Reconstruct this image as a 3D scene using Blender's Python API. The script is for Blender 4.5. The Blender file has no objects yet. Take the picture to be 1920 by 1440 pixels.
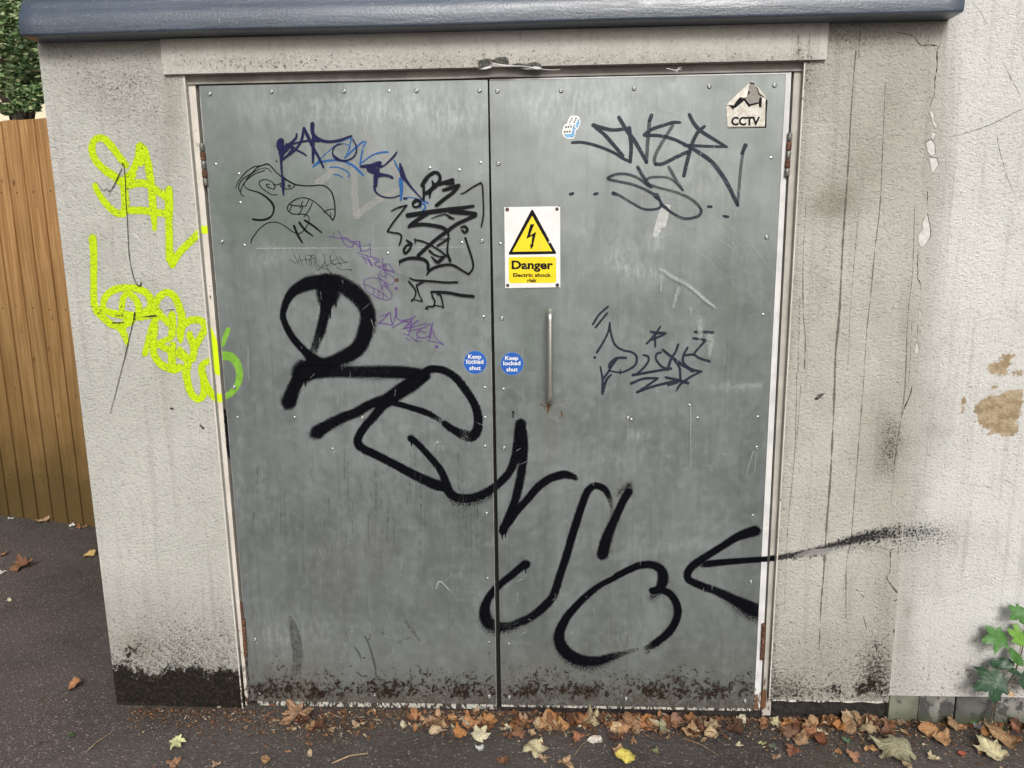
import bpy, bmesh, math, random
import numpy as np
from mathutils import Vector, Matrix
random.seed(7); RS = np.random.RandomState(7)
scn = bpy.context.scene
COL = scn.collection
R_ = math.radians

# ------------------------------------------------------------------ camera
F = 1443.0                                  # focal length in pixels of the 1920 px wide photograph
YAW, PIT, ROL = -0.0468, -0.1893, -0.0124
CAM = np.array([1.1399, -2.6208, 1.737])
_cy, _sy, _cp, _sp = math.cos(YAW), math.sin(YAW), math.cos(PIT), math.sin(PIT)
FW = np.array([_sy*_cp, _cy*_cp, _sp]); _r = np.array([_cy, -_sy, 0.0]); _u = np.cross(_r, FW)
RT = _r*math.cos(ROL)+_u*math.sin(ROL); UP = -_r*math.sin(ROL)+_u*math.cos(ROL)
cam = bpy.data.cameras.new("camera"); camo = bpy.data.objects.new("camera", cam); COL.objects.link(camo)
M = Matrix([[RT[0], UP[0], -FW[0], CAM[0]], [RT[1], UP[1], -FW[1], CAM[1]], [RT[2], UP[2], -FW[2], CAM[2]], [0, 0, 0, 1]])
camo.matrix_world = M
cam.sensor_fit = 'HORIZONTAL'; cam.sensor_width = 36.0; cam.lens = 36.0*F/1920.0
cam.clip_start = 0.05; cam.clip_end = 400.0
scn.camera = camo

# ------------------------------------------------------------------ light
SUN_EL, SUN_AZ = 33.0, 172.0
world = bpy.data.worlds.new("World"); scn.world = world; world.use_nodes = True
wt = world.node_tree; wt.nodes.clear()
sky = wt.nodes.new('ShaderNodeTexSky'); sky.sky_type = 'NISHITA'; sky.sun_disc = False
sky.sun_elevation = R_(SUN_EL); sky.sun_rotation = R_(SUN_AZ); sky.dust_density = 5.0; sky.air_density = 1.0; sky.ozone_density = 1.0
hs = wt.nodes.new('ShaderNodeHueSaturation'); hs.inputs['Saturation'].default_value = 0.42
bg = wt.nodes.new('ShaderNodeBackground'); bg.inputs['Strength'].default_value = 0.09
wo = wt.nodes.new('ShaderNodeOutputWorld')
wt.links.new(sky.outputs[0], hs.inputs['Color']); wt.links.new(hs.outputs[0], bg.inputs[0]); wt.links.new(bg.outputs[0], wo.inputs[0])
sun = bpy.data.lights.new("sun", 'SUN'); sun.energy = 1.4; sun.angle = R_(19); sun.color = (1.0, 0.98, 0.945)
suno = bpy.data.objects.new("sun", sun); COL.objects.link(suno)
sd = Vector((math.sin(R_(SUN_AZ))*math.cos(R_(SUN_EL)), math.cos(R_(SUN_AZ))*math.cos(R_(SUN_EL)), math.sin(R_(SUN_EL))))
suno.rotation_euler = sd.to_track_quat('Z', 'Y').to_euler(); suno.location = (3, -4, 6)
scn.view_settings.view_transform = 'Standard'; scn.view_settings.look = 'None'
scn.view_settings.gamma = 1.0; scn.view_settings.use_curve_mapping = False
scn.view_settings.exposure = 0.30
scn.render.engine = 'CYCLES'
scn.cycles.transparent_max_bounces = 24

# ------------------------------------------------------------------ pixel helpers: where a sight line meets a real surface
def ray(x, y): return FW + RT*(x-960.0)/F - UP*(y-720.0)/F
def onY(x, y, Y=0.0):
    d = ray(x, y); return CAM + d*(Y-CAM[1])/d[1]
def gz(x, y=0.0): return -0.020 - 0.012*min(max(x, -3.0), 6.0)
def onG(x, y, lift=0.0):
    d = ray(x, y); z = -0.03
    for _ in range(4):
        p = CAM + d*(z-CAM[2])/d[2]; z = gz(p[0])+lift
    return p
def pxof(P):
    v = np.asarray(P)-CAM; z = v@FW
    return 960+F*(v@RT)/z, 720-F*(v@UP)/z
def wx(px, py): return onY(px, py)[0]

# ------------------------------------------------------------------ object helpers
def tag(o, label=None, cat=None, group=None, kind=None):
    if label: o['label'] = label
    if cat: o['category'] = cat
    if group: o['group'] = group
    if kind: o['kind'] = kind
    return o
def empty(name, loc=(0, 0, 0)):
    o = bpy.data.objects.new(name, None); COL.objects.link(o); o.location = loc; o.empty_display_size = 0.1
    return o
def worldm(o):
    m = o.matrix_basis.copy()
    return worldm(o.parent) @ o.matrix_parent_inverse @ m if o.parent else m
def link(name, me, parent=None, mats=None):
    o = bpy.data.objects.new(name, me); COL.objects.link(o)
    if mats is not None:
        if not isinstance(mats, (list, tuple)): mats = [mats]
        if len(me.materials) == 0:
            for m in mats: me.materials.append(m)
    if parent is not None:
        o.parent = parent
        o.matrix_parent_inverse = worldm(parent).inverted()
    return o
def mk(name, verts, faces, mat, parent=None, smooth=False, midx=None, uv=None, uv2=None, col=None):
    me = bpy.data.meshes.new(name)
    me.from_pydata([tuple(map(float, v)) for v in verts], [], faces)
    if smooth: me.polygons.foreach_set('use_smooth', [True]*len(me.polygons))
    if midx is not None: me.polygons.foreach_set('material_index', midx)
    for nm, dat in (('uv', uv), ('uvb', uv2)):
        if dat is not None:
            l = me.uv_layers.new(name=nm); a = np.empty(len(me.loops)*2, 'f')
            vi = np.empty(len(me.loops), 'i'); me.loops.foreach_get('vertex_index', vi)
            d = np.asarray(dat, 'f')[vi]; l.data.foreach_set('uv', d.ravel())
    if col is not None:
        at = me.attributes.new('stain', 'FLOAT_COLOR', 'POINT'); at.data.foreach_set('color', np.asarray(col, 'f').ravel())
    me.update()
    return link(name, me, parent, mat)
class G:
    """collects boxes, tubes and plates into one mesh"""
    def __init__(s): s.v = []; s.f = []; s.m = []
    def add(s, vs, fs, mi=0):
        b = len(s.v); s.v += [tuple(v) for v in vs]; s.f += [tuple(i+b for i in f) for f in fs]; s.m += [mi]*len(fs)
    def box(s, x0, x1, y0, y1, z0, z1, mi=0):
        s.hexa([(x0, y0, z0), (x1, y0, z0), (x1, y1, z0), (x0, y1, z0), (x0, y0, z1), (x1, y0, z1), (x1, y1, z1), (x0, y1, z1)], mi)
    def hexa(s, v, mi=0):
        s.add(v, [(0, 3, 2, 1), (4, 5, 6, 7), (0, 1, 5, 4), (1, 2, 6, 5), (2, 3, 7, 6), (3, 0, 4, 7)], mi)
    def slab(s, quad, y0, y1, mi=0):           # quad in (x,z) anticlockwise from bottom left, between two depths
        q = quad; n = len(q)
        vs = [(a, y0, b) for a, b in q]+[(a, y1, b) for a, b in q]
        fs = [tuple(range(n)), tuple(range(2*n-1, n-1, -1))]+[(i, i+n, (i+1) % n+n, (i+1) % n) for i in range(n)]
        s.add(vs, fs, mi)
    def tube(s, pts, rad, n=10, mi=0, caps=True):
        pts = [Vector(p) for p in pts]; b = len(s.v); k = len(pts)
        rad = rad if isinstance(rad, (list, tuple)) else [rad]*k
        up = None
        for i, p in enumerate(pts):
            t = (pts[min(i+1, k-1)]-pts[max(i-1, 0)]).normalized()
            if up is None: up = t.orthogonal().normalized()
            up = (up-t*up.dot(t)).normalized(); w = t.cross(up)
            for j in range(n):
                a = 2*math.pi*j/n; s.v.append(tuple(p+(up*math.cos(a)+w*math.sin(a))*rad[i]))
        for i in range(k-1):
            for j in range(n):
                s.f.append((b+i*n+j, b+i*n+(j+1) % n, b+(i+1)*n+(j+1) % n, b+(i+1)*n+j)); s.m.append(mi)
        if caps:
            s.f.append(tuple(b+j for j in range(n))[::-1]); s.m.append(mi)
            s.f.append(tuple(b+(k-1)*n+j for j in range(n))); s.m.append(mi)
    def lathe(s, c, prof, n=14, mi=0, axis='y'):   # profile (radius, outward distance) about an axis pointing to -y
        b = len(s.v)
        for r, h in prof:
            for j in range(n):
                a = 2*math.pi*j/n
                if axis == 'y': s.v.append((c[0]+r*math.cos(a), c[1]-h, c[2]+r*math.sin(a)))
                else: s.v.append((c[0]+r*math.cos(a), c[1]+r*math.sin(a), c[2]+h))
        for i in range(len(prof)-1):
            for j in range(n):
                s.f.append((b+i*n+j, b+i*n+(j+1) % n, b+(i+1)*n+(j+1) % n, b+(i+1)*n+j)); s.m.append(mi)
        s.f.append(tuple(b+(len(prof)-1)*n+j for j in range(n))); s.m.append(mi)
    def obj(s, name, mat, parent=None, smooth=False):
        return mk(name, s.v, s.f, mat, parent, smooth, s.m)
def bevel(o, w, seg=2, ang=40):
    m = o.modifiers.new('bevel', 'BEVEL'); m.width = w; m.segments = seg; m.limit_method = 'ANGLE'; m.angle_limit = R_(ang)
    return o

# ------------------------------------------------------------------ node helper
class NT:
    def __init__(s, name):
        s.mat = bpy.data.materials.new(name); s.mat.use_nodes = True
        s.t = s.mat.node_tree; s.bsdf = s.t.nodes['Principled BSDF']; s._pos = None
    def new(s, typ): return s.t.nodes.new(typ)
    def put(s, sock, v):
        if isinstance(v, bpy.types.NodeSocket): s.t.links.new(v, sock)
        elif isinstance(v, (tuple, list)):
            v = tuple(v); n = len(sock.default_value) if hasattr(sock.default_value, '__len__') else 1
            if n == 4 and len(v) == 3: v = v+(1.0,)
            sock.default_value = v
        else:
            if hasattr(sock.default_value, '__len__'): sock.default_value = tuple([v]*len(sock.default_value))
            else: sock.default_value = v
    def pos(s):
        if s._pos is None: s._pos = s.new('ShaderNodeNewGeometry').outputs['Position']
        return s._pos
    def map(s, scale=(1, 1, 1), loc=(0, 0, 0), rot=(0, 0, 0), vec=None):
        n = s.new('ShaderNodeMapping'); s.put(n.inputs['Vector'], vec or s.pos()); n.inputs['Scale'].default_value = scale
        n.inputs['Location'].default_value = loc; n.inputs['Rotation'].default_value = rot; return n.outputs[0]
    def noise(s, scale, detail=3, rough=.55, dist=0, vec=None, col=False):
        n = s.new('ShaderNodeTexNoise'); s.put(n.inputs['Vector'], vec or s.pos()); n.inputs['Scale'].default_value = scale
        n.inputs['Detail'].default_value = detail; n.inputs['Roughness'].default_value = rough; n.inputs['Distortion'].default_value = dist
        return n.outputs['Color' if col else 'Fac']
    def vor(s, scale, feat='F1', out='Distance', vec=None, rnd=1.0):
        n = s.new('ShaderNodeTexVoronoi'); n.feature = feat; s.put(n.inputs['Vector'], vec or s.pos()); n.inputs['Scale'].default_value = scale
        n.inputs['Randomness'].default_value = rnd
        return n.outputs[out]
    def m(s, op, a, b=0.0, c=0.0, clamp=False):
        n = s.new('ShaderNodeMath'); n.operation = op; n.use_clamp = clamp
        s.put(n.inputs[0], a); s.put(n.inputs[1], b); s.put(n.inputs[2], c); return n.outputs[0]
    def mr(s, v, a, b, c=0.0, d=1.0, smooth=True):
        n = s.new('ShaderNodeMapRange'); n.interpolation_type = 'SMOOTHSTEP' if smooth else 'LINEAR'
        s.put(n.inputs[0], v); s.put(n.inputs[1], a); s.put(n.inputs[2], b); s.put(n.inputs[3], c); s.put(n.inputs[4], d); return n.outputs[0]
    def mix(s, f, a, b, blend='MIX'):
        n = s.new('ShaderNodeMix'); n.data_type = 'RGBA'; n.blend_type = blend; n.clamp_factor = True
        s.put(n.inputs['Factor'], f); s.put(n.inputs[6], a); s.put(n.inputs[7], b); return n.outputs[2]
    def ramp(s, f, stops, interp='LINEAR'):
        n = s.new('ShaderNodeValToRGB'); s.put(n.inputs[0], f); e = n.color_ramp.elements; n.color_ramp.interpolation = interp
        while len(e) < len(stops): e.new(.5)
        for el, (p, c) in zip(e, stops): el.position = p; el.color = tuple(c)+(1,) if len(c) == 3 else c
        return n.outputs[0]
    def sep(s, v):
        n = s.new('ShaderNodeSeparateXYZ'); s.put(n.inputs[0], v); return n.outputs
    def attr(s, name='stain'):
        n = s.new('ShaderNodeAttribute'); n.attribute_name = name
        c = s.new('ShaderNodeSeparateColor'); s.t.links.new(n.outputs['Color'], c.inputs[0])
        return c.outputs[0], c.outputs[1], c.outputs[2], n.outputs['Alpha'], n.outputs['Color']
    def uv(s, name):
        n = s.new('ShaderNodeUVMap'); n.uv_map = name; return s.sep(n.outputs[0])
    def bump(s, h, dist=.002, strength=1.0, normal=None):
        n = s.new('ShaderNodeBump'); n.inputs['Distance'].default_value = dist; n.inputs['Strength'].default_value = strength
        s.put(n.inputs['Height'], h)
        if normal is not None: s.t.links.new(normal, n.inputs['Normal'])
        return n.outputs[0]
    def out(s, color=None, rough=None, metal=None, normal=None, alpha=None, spec=None, **kw):
        i = s.bsdf.inputs
        for k, v in (('Base Color', color), ('Roughness', rough), ('Metallic', metal), ('Normal', normal), ('Alpha', alpha), ('Specular IOR Level', spec)):
            if v is not None: s.put(i[k], v)
        for k, v in kw.items(): s.put(i[k.replace('_', ' ')], v)
        return s.mat
def plain(name, c, rough=.6, metal=0.0, var=.15, scale=40, bump=0.0):
    n = NT(name); f = n.noise(scale, 4)
    a = tuple(x*(1-var) for x in c); b = tuple(min(1, x*(1+var)) for x in c)
    return n.out(n.mix(n.mr(f, .35, .65), a, b), rough, metal, normal=n.bump(f, .001, bump) if bump else None)

# ------------------------------------------------------------------ materials
def stucco_height(n):
    v = n.map(scale=(1, 1, 1.25), rot=(0, R_(28), 0))
    a = n.noise(84, 3, .6, .6, v); b = n.noise(165, 3, .65, .4, v)
    return n.m('ADD', n.m('MULTIPLY', a, .58), n.m('MULTIPLY', b, .47))
def stucco(name, base, tint, bumpd=.013, speck=1.0):
    n = NT(name); h = stucco_height(n)
    soot, olive, brown, black, _ = n.attr()
    low = n.noise(2.2, 4, .6); mid = n.noise(9, 5, .6); fine = n.noise(110, 3, .7, .8)
    streak = n.noise(1.0, 5, .65, .3, n.map(scale=(26, 1, 1.3)))
    c = n.mix(n.mr(low, .35, .68), base, tint)
    c = n.mix(n.m('MULTIPLY', n.mr(mid, .5, .75), .22), c, (.36, .345, .31))
    c = n.mix(n.m('MULTIPLY', n.mr(streak, .50, .70), .34), c, (.33, .32, .29))
    # dirt colour in the pits also paints in the shading of the grain
    pit = n.mr(h, .50, .36)
    c = n.mix(n.m('MULTIPLY', pit, .42), c, (.20, .185, .16))
    c = n.mix(n.m('MULTIPLY', soot, n.m('ADD', .35, n.m('MULTIPLY', n.mr(fine, .4, .6), .55))), c, (.125, .112, .092))
    c = n.mix(n.m('MULTIPLY', olive, n.m('ADD', .35, n.m('MULTIPLY', mid, .7))), c, (.20, .19, .135))
    c = n.mix(n.m('MULTIPLY', n.mr(n.m('ADD', brown, n.m('MULTIPLY', n.m('SUBTRACT', n.noise(26, 6, .78, .4), .5), 1.9)), .52, .64), n.mr(brown, .02, .14)), c, n.mix(n.mr(n.noise(40, 3), .4, .6), (.36, .27, .16), (.50, .40, .27)))
    sp = n.mr(n.noise(115, 2, .6, .5), n.m('SUBTRACT', .72, n.m('MULTIPLY', soot, .26*speck)), n.m('SUBTRACT', .77, n.m('MULTIPLY', soot, .26*speck)))
    c = n.mix(n.m('MULTIPLY', sp, .75), c, (.055, .05, .045))
    bl = n.mr(n.m('ADD', black, n.m('MULTIPLY', n.m('SUBTRACT', n.noise(52, 5, .8, .6), .5), 2.6)), .40, .62)
    c = n.mix(n.m('MULTIPLY', bl, .985), c, n.mix(n.mr(n.noise(70, 4), .45, .68), (.0065, .0045, .003), (.036, .025, .014)))
    return n.out(c, .88, normal=n.bump(h, bumpd, 1.0), spec=.25)
M_WALL = stucco('stucco_outbuilding', (.54, .525, .47), (.63, .62, .57))
M_WALLL = stucco('stucco_pale', (.53, .53, .49), (.60, .60, .56))
M_WALLR = stucco('stucco_white', (.70, .70, .67), (.77, .77, .75))
M_LINTEL = stucco('stucco_lintel', (.55, .535, .49), (.62, .605, .57), bumpd=.004)

def steel(name, dx):
    n = NT(name); soot, green, pale, brown, _ = n.attr(); x, y, z = n.sep(n.pos())
    v = n.map(scale=(1, 1, 1), loc=(dx, 0, 0))
    low = n.noise(2.3, 5, .6, .4, v); st = n.noise(1.0, 6, .7, .15, n.map(scale=(48, 1, 1.1), loc=(dx, 0, 0)))
    st2 = n.noise(1.0, 5, .65, .1, n.map(scale=(150, 1, 3.0), loc=(dx, 0, 1)))
    c = n.mix(n.mr(low, .35, .65), (.118, .140, .137), (.170, .196, .196))
    c = n.mix(n.m('MULTIPLY', n.mr(st, .50, .70), .45), c, (.085, .098, .092))
    c = n.mix(n.m('MULTIPLY', n.mr(st2, .50, .74), .24), c, (.27, .31, .30))
    mott = n.noise(30, 5, .7, .5, v)
    c = n.mix(n.m('MULTIPLY', n.mr(mott, .48, .72), .26), c, (.27, .305, .295))
    cl = n.noise(1, 6, .62, .5, n.map(scale=(7.5, 1, 2.6), loc=(dx, 0, 0))); c = n.mix(n.m('MULTIPLY', n.mr(cl, .48, .66), .36), c, (.25, .295, .300)); c = n.mix(n.m('MULTIPLY', n.mr(cl, .48, .34), .42), c, (.085, .103, .100))
    c = n.mix(n.m('MULTIPLY', green, .80), c, (.066, .112, .078))
    c = n.mix(n.m('MULTIPLY', soot, n.m('ADD', .4, n.m('MULTIPLY', st, .7))), c, (.055, .064, .060))
    c = n.mix(n.m('MULTIPLY', pale, n.m('ADD', .25, n.mr(n.noise(60, 4, .7, 0, n.map(scale=(1, 1, .35))), .42, .65))), c, (.50, .54, .53))
    c = n.mix(n.m('MULTIPLY', brown, n.m('ADD', .35, n.m('MULTIPLY', low, .6))), c, (.17, .15, .125))
    # tiny chips in the zinc
    ch = n.mr(n.noise(260, 1, .5), .785, .81); c = n.mix(n.m('MULTIPLY', ch, .8), c, (.70, .73, .72))
    # lichen and rust specks that thicken towards the foot of the sheet
    zz = n.m('ADD', z, n.m('MULTIPLY', n.m('SUBTRACT', n.noise(5, 3), .5), .16))
    thr = n.mr(zz, .02, .25, .475, .74, False)
    sq = n.noise(46, 3, .6, 2.2, n.map(scale=(1.15, 1, .85), loc=(dx*3, 0, 0)))
    sq = n.mr(sq, thr, n.m('ADD', thr, .025))
    c = n.mix(n.m('MULTIPLY', sq, .9), c, n.mix(n.noise(20, 3), (.030, .018, .013), (.060, .035, .022)))
    fs = n.mr(n.noise(230, 2, .6, .4), n.mr(zz, .05, .30, .56, .82, False), n.mr(zz, .05, .30, .60, .86, False))
    c = n.mix(n.m('MULTIPLY', fs, .6), c, (.05, .04, .032))
    c = n.mix(n.mr(zz, .16, -.02, 0, .38), c, (.13, .125, .11))
    h = n.m('ADD', n.m('MULTIPLY', n.noise(4.5, 3), 1.0), n.m('MULTIPLY', sq, .02))
    fine = n.noise(1.0, 4, .7, 0, n.map(scale=(420, 1, 30)))
    nb = n.bump(n.noise(2.2, 3), .022, .45); nb = n.bump(fine, .0003, .5, nb)
    return n.out(c, n.mr(mott, .3, .7, .36, .52), .30, normal=nb, IOR=2.1)
M_STEELL = steel('galvanised_steel_left', 0.0); M_STEELR = steel('galvanised_steel_right', 7.3)

def chipped(name, c0, c1, rust=True, amt=.70, foot=True):
    n = NT(name); x, y, z = n.sep(n.pos())
    low = n.noise(14, 4); c = n.mix(n.mr(low, .35, .65), c0, c1)
    thr = n.mr(z, .0, .28, amt-.17 if foot else amt, amt, False)
    ch = n.noise(75, 4, .65, .8, n.map(scale=(1, 1, .45)))
    k = n.mr(ch, thr, n.m('ADD', thr, .03))
    dark = n.mix(n.noise(40, 3), (.030, .020, .015), (.12, .065, .04) if rust else (.06, .055, .05))
    c = n.mix(n.m('MULTIPLY', n.mr(n.noise(1, 4, .6, 0, n.map(scale=(90, 1, 4))), .5, .7), .35), c, tuple(a*.6 for a in c1))
    c = n.mix(k, c, dark)
    return n.out(c, .62, normal=n.bump(n.m('SUBTRACT', 1.0, k), .0015, .6))
M_JAMB = chipped('cream_frame_paint', (.58, .54, .48), (.68, .64, .58), amt=.665)
M_JAMBR = chipped('grey_frame_paint', (.40, .385, .345), (.50, .475, .43), amt=.74)
M_EDGE = chipped('white_edge_paint', (.58, .58, .58), (.70, .70, .69), amt=.69)
M_HEAD = chipped('brown_grey_head_paint', (.20, .185, .17), (.29, .27, .25), amt=.76, foot=False)
M_SILL = chipped('mouldy_white_rail', (.40, .39, .35), (.55, .53, .47), rust=False, amt=.66)
M_DARK = plain('dark_gap', (.012, .011, .010), .9)
M_RECESS = plain('recess_black_concrete', (.018, .015, .013), .85, var=.6, scale=60, bump=.8)  # near-black colour paints the dark of the door gap and wall recess

def capmat():
    n = NT('blue_grey_roof_paint')
    f = n.noise(1, 5, .7, .3, n.map(scale=(6, 60, 60))); l = n.noise(2.2, 4)
    c = n.mix(n.mr(l, .35, .65), (.042, .060, .090), (.066, .090, .130))
    c = n.mix(n.m('MULTIPLY', n.mr(n.noise(170, 2), .66, .72), .7), c, (.30, .32, .36)); c = n.mix(n.m('MULTIPLY', n.mr(n.noise(1, 4, .6, 0, n.map(scale=(30, 1, 2))), .55, .75), .35), c, (.12, .12, .12))
    return n.out(c, n.mr(f, .3, .7, .30, .46), 0.0, IOR=1.65, normal=n.bump(n.m('ADD', f, n.m('MULTIPLY', n.noise(120, 3), .5)), .0022, .7), spec=.75)
M_CAP = capmat()

def asphalt():
    n = NT('tarmac'); x, y, z = n.sep(n.pos())
    low = n.noise(1.3, 4, .6); mid = n.noise(7, 4, .6)
    agg = n.vor(140, 'F1', 'Color'); agr = n.sep(agg)[0]; agd = n.vor(140, 'F1', 'Distance')
    c = n.mix(n.mr(low, .35, .65), (.046, .040, .037), (.084, .073, .067))
    c = n.mix(n.m('MULTIPLY', n.mr(mid, .5, .7), .5), c, (.060, .050, .044))
    worn = n.mr(n.m('ADD', n.m('ADD', n.m('MULTIPLY', x, -.9), n.m('MULTIPLY', y, -.9)), n.m('MULTIPLY', n.noise(2.5, 4), .8)), .55, 1.25)
    c = n.mix(n.m('MULTIPLY', n.mr(agr, .45, .9), .7), c, (.125, .105, .094))
    br = n.m('MULTIPLY', n.mr(agr, n.m('SUBTRACT', .91, n.m('MULTIPLY', worn, .16)), 1.0), n.mr(agd, .55, .2))
    c = n.mix(n.m('MULTIPLY', worn, .5), c, (.150, .122, .113))
    c = n.mix(n.m('MULTIPLY', br, .9), c, (.42, .36, .33))
    moss = n.mr(n.noise(3.0, 5, .7), .56, .70); c = n.mix(n.m('MULTIPLY', moss, .35), c, (.045, .048, .025))
    h = n.m('ADD', n.m('MULTIPLY', n.m('SUBTRACT', 1.0, agd), .6), n.m('MULTIPLY', n.noise(60, 3), .7))
    return n.out(c, .82, normal=n.bump(h, .004, .9), spec=.35)
M_ROAD = asphalt()

def paint(name, c, soft=False, alpha=1.0, stuccoed=False, rough=.45, k=2.2, c2=None, nscale=330, gain=5.0, wear=.0, spec=.2, thin=1.12, body_=.75):
    n = NT(name); d, _, _ = n.uv('uv'); dens, q, _ = n.uv('uvb')
    col = c if c2 is None else n.mix(n.mr(n.noise(26, 3), .38, .62), c, c2)
    if soft:
        no = n.mr(n.noise(nscale, 2, .6), .30, .70, 0, 1, False)
        pt = n.mr(n.noise(9, 4, .6), .40, .62, thin, 1.12)
        cov = n.m('MULTIPLY', n.m('MULTIPLY', n.m('SUBTRACT', 1.0, d), k, clamp=True), n.m('MULTIPLY', dens, pt))
        a = n.m('ADD', n.m('MULTIPLY', n.m('SUBTRACT', cov, no), gain), .5, clamp=True)
        body = n.m('MULTIPLY', n.mr(cov, .15, .8), n.m('MULTIPLY', dens, body_))
        a = n.m('MAXIMUM', a, body)
    else:
        a = n.m('MULTIPLY', n.mr(d, 1.0, .86), dens)
        a = n.m('MULTIPLY', a, n.mr(n.noise(1, 4, .7, 0, n.map(scale=(90, 90, 90))), .25, .6, 1.0-wear, 1.0))
    if alpha < 1: a = n.m('MULTIPLY', a, alpha)
    nb = None
    if stuccoed:
        h = stucco_height(n); nb = n.bump(h, .013, 1.0)
        a = n.m('MULTIPLY', a, n.mr(h, .37, .46, .30, 1.0))
        col = n.mix(n.m('MULTIPLY', n.mr(h, .50, .36), .28), col, tuple(v*.35 for v in c))
    n.out(col, rough, normal=nb, alpha=a, spec=spec)
    return n.mat
P_BLACK = paint('black_spray_paint', (.0012, .0016, .0038), True, k=2.0, gain=3.0, rough=.7, spec=.08, thin=.93)
P_BLACKW = paint('black_spray_on_render', (.03, .028, .03), True, k=1.2, stuccoed=True, nscale=150, gain=2.0)
P_YELL = paint('fluorescent_yellow_paint', (.60, .82, .012), True, k=2.6, stuccoed=True, nscale=170, thin=.86)
P_YELLF = paint('fluorescent_yellow_gloss', (.62, .83, .010), rough=.4)
P_GREEN = paint('lime_paint_on_steel', (.20, .44, .045), c2=(.26, .55, .06), rough=.4, wear=.3)
P_INK = paint('black_marker_ink', (.003, .004, .006), rough=.5, wear=.12, spec=.12)
P_INKW = paint('black_marker_on_render', (.03, .028, .028), stuccoed=True, rough=.6, wear=.6)
P_NAVY = paint('navy_marker_ink', (.006, .008, .055), rough=.4, wear=.1)
P_BLUE = paint('blue_marker_ink', (.014, .115, .36), rough=.4, wear=.30)
P_SLATE = paint('slate_marker_ink', (.016, .021, .036), c2=(.022, .030, .048), rough=.4, wear=.35)
P_PURPLE = paint('purple_pen_ink', (.13, .055, .26), rough=.4, wear=.5)
P_PENCIL = paint('grey_pen_ink', (.05, .048, .05), rough=.5, wear=.5)
P_GHOST = paint('pale_ghost_mark', (.46, .45, .43), alpha=.50, rough=.5, wear=.08)
P_SCR = paint('pale_scratch', (.50, .56, .54), True, alpha=.62, k=1.6, nscale=420, gain=2.2)
P_DRIP = paint('drip_stain_ink', (.14, .128, .112), True, alpha=.58, k=2.0, nscale=200, gain=2.0, stuccoed=True)
P_CRACK = paint('crack_shade_and_dirt', (.05, .045, .04), rough=.9, wear=.8)  # dark colour paints the shade inside cracks, also used for dirt marks
P_RUST = paint('rust_bleed', (.17, .075, .03), True, alpha=.8, k=1.2, nscale=300, gain=2.0)
P_LICH = paint('dark_brown_lichen', (.030, .019, .013), True, alpha=.85, k=1.9, nscale=190, gain=2.4)
P_OVER = paint('black_overspray', (.002, .0025, .005), True, k=1.15, nscale=250, gain=6.0, rough=.7, spec=.08, body_=.18)
P_STAIN = paint('dark_water_stain', (.075, .08, .072), True, alpha=.5, k=3.5, nscale=60, gain=1.0)

# ------------------------------------------------------------------ painted strokes
EDGE = {   # edges of the door and frame as pixel lines (top point, bottom point)
 'wj': ((347, 148), (451, 1265)), 'jg': ((366, 160), (465, 1313)), 'l0': ((373, 160), (471, 1313)),
 'l1': ((914.3, 151), (931.5, 1324)), 'r0': ((917.5, 151), (940, 1325)), 'r1': ((1473, 139), (1413, 1328)),
 's1': ((1484, 134), (1425, 1328)), 'kg': ((1489, 134), (1429, 1330)), 'kj': ((1507, 120), (1440, 1328)), 'mw': ((1762, 82), (1668, 1305)),
}
def parse(txt, tr, w=None, d=1.0):
    ox, oy, s = tr; out = []; cur = []; lw = w; ld = d
    for tk in txt.replace('|', ' | ').split():
        if tk == '|':
            if cur: out.append(cur)
            cur = []; lw = w; ld = d; continue
        a = [float(q) for q in tk.split(',')]
        if len(a) > 2: lw = a[2]; ld = d
        if len(a) > 3: ld = a[3]
        cur.append((ox+a[0]/s, oy+a[1]/s, (lw or 10)/s, ld))
    if cur: out.append(cur)
    return out
def resample(p, step):
    p = np.array(p, float)
    if len(p) == 1: p = np.vstack([p, p+[.6, 0, 0, 0]])
    if len(p) > 2:
        q = np.vstack([2*p[0]-p[1], p, 2*p[-1]-p[-2]]); res = []
        for i in range(1, len(q)-2):
            a, b, c, e = q[i-1], q[i], q[i+1], q[i+2]
            k = max(2, int(np.hypot(*(c-b)[:2])/step))
            for t in np.arange(k)/k:
                r = .5*(2*b+(c-a)*t+(2*a-5*b+4*c-e)*t*t+(3*b-3*c+e-a)*t**3)
                r[2:] = b[2:]+(c-b)[2:]*t; res.append(r)
        res.append(p[-1]); return np.array(res)
    k = max(2, int(np.hypot(*(p[1]-p[0])[:2])/step)); t = np.arange(k+1)[:, None]/k
    return p[0]+(p[1]-p[0])*t
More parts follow.
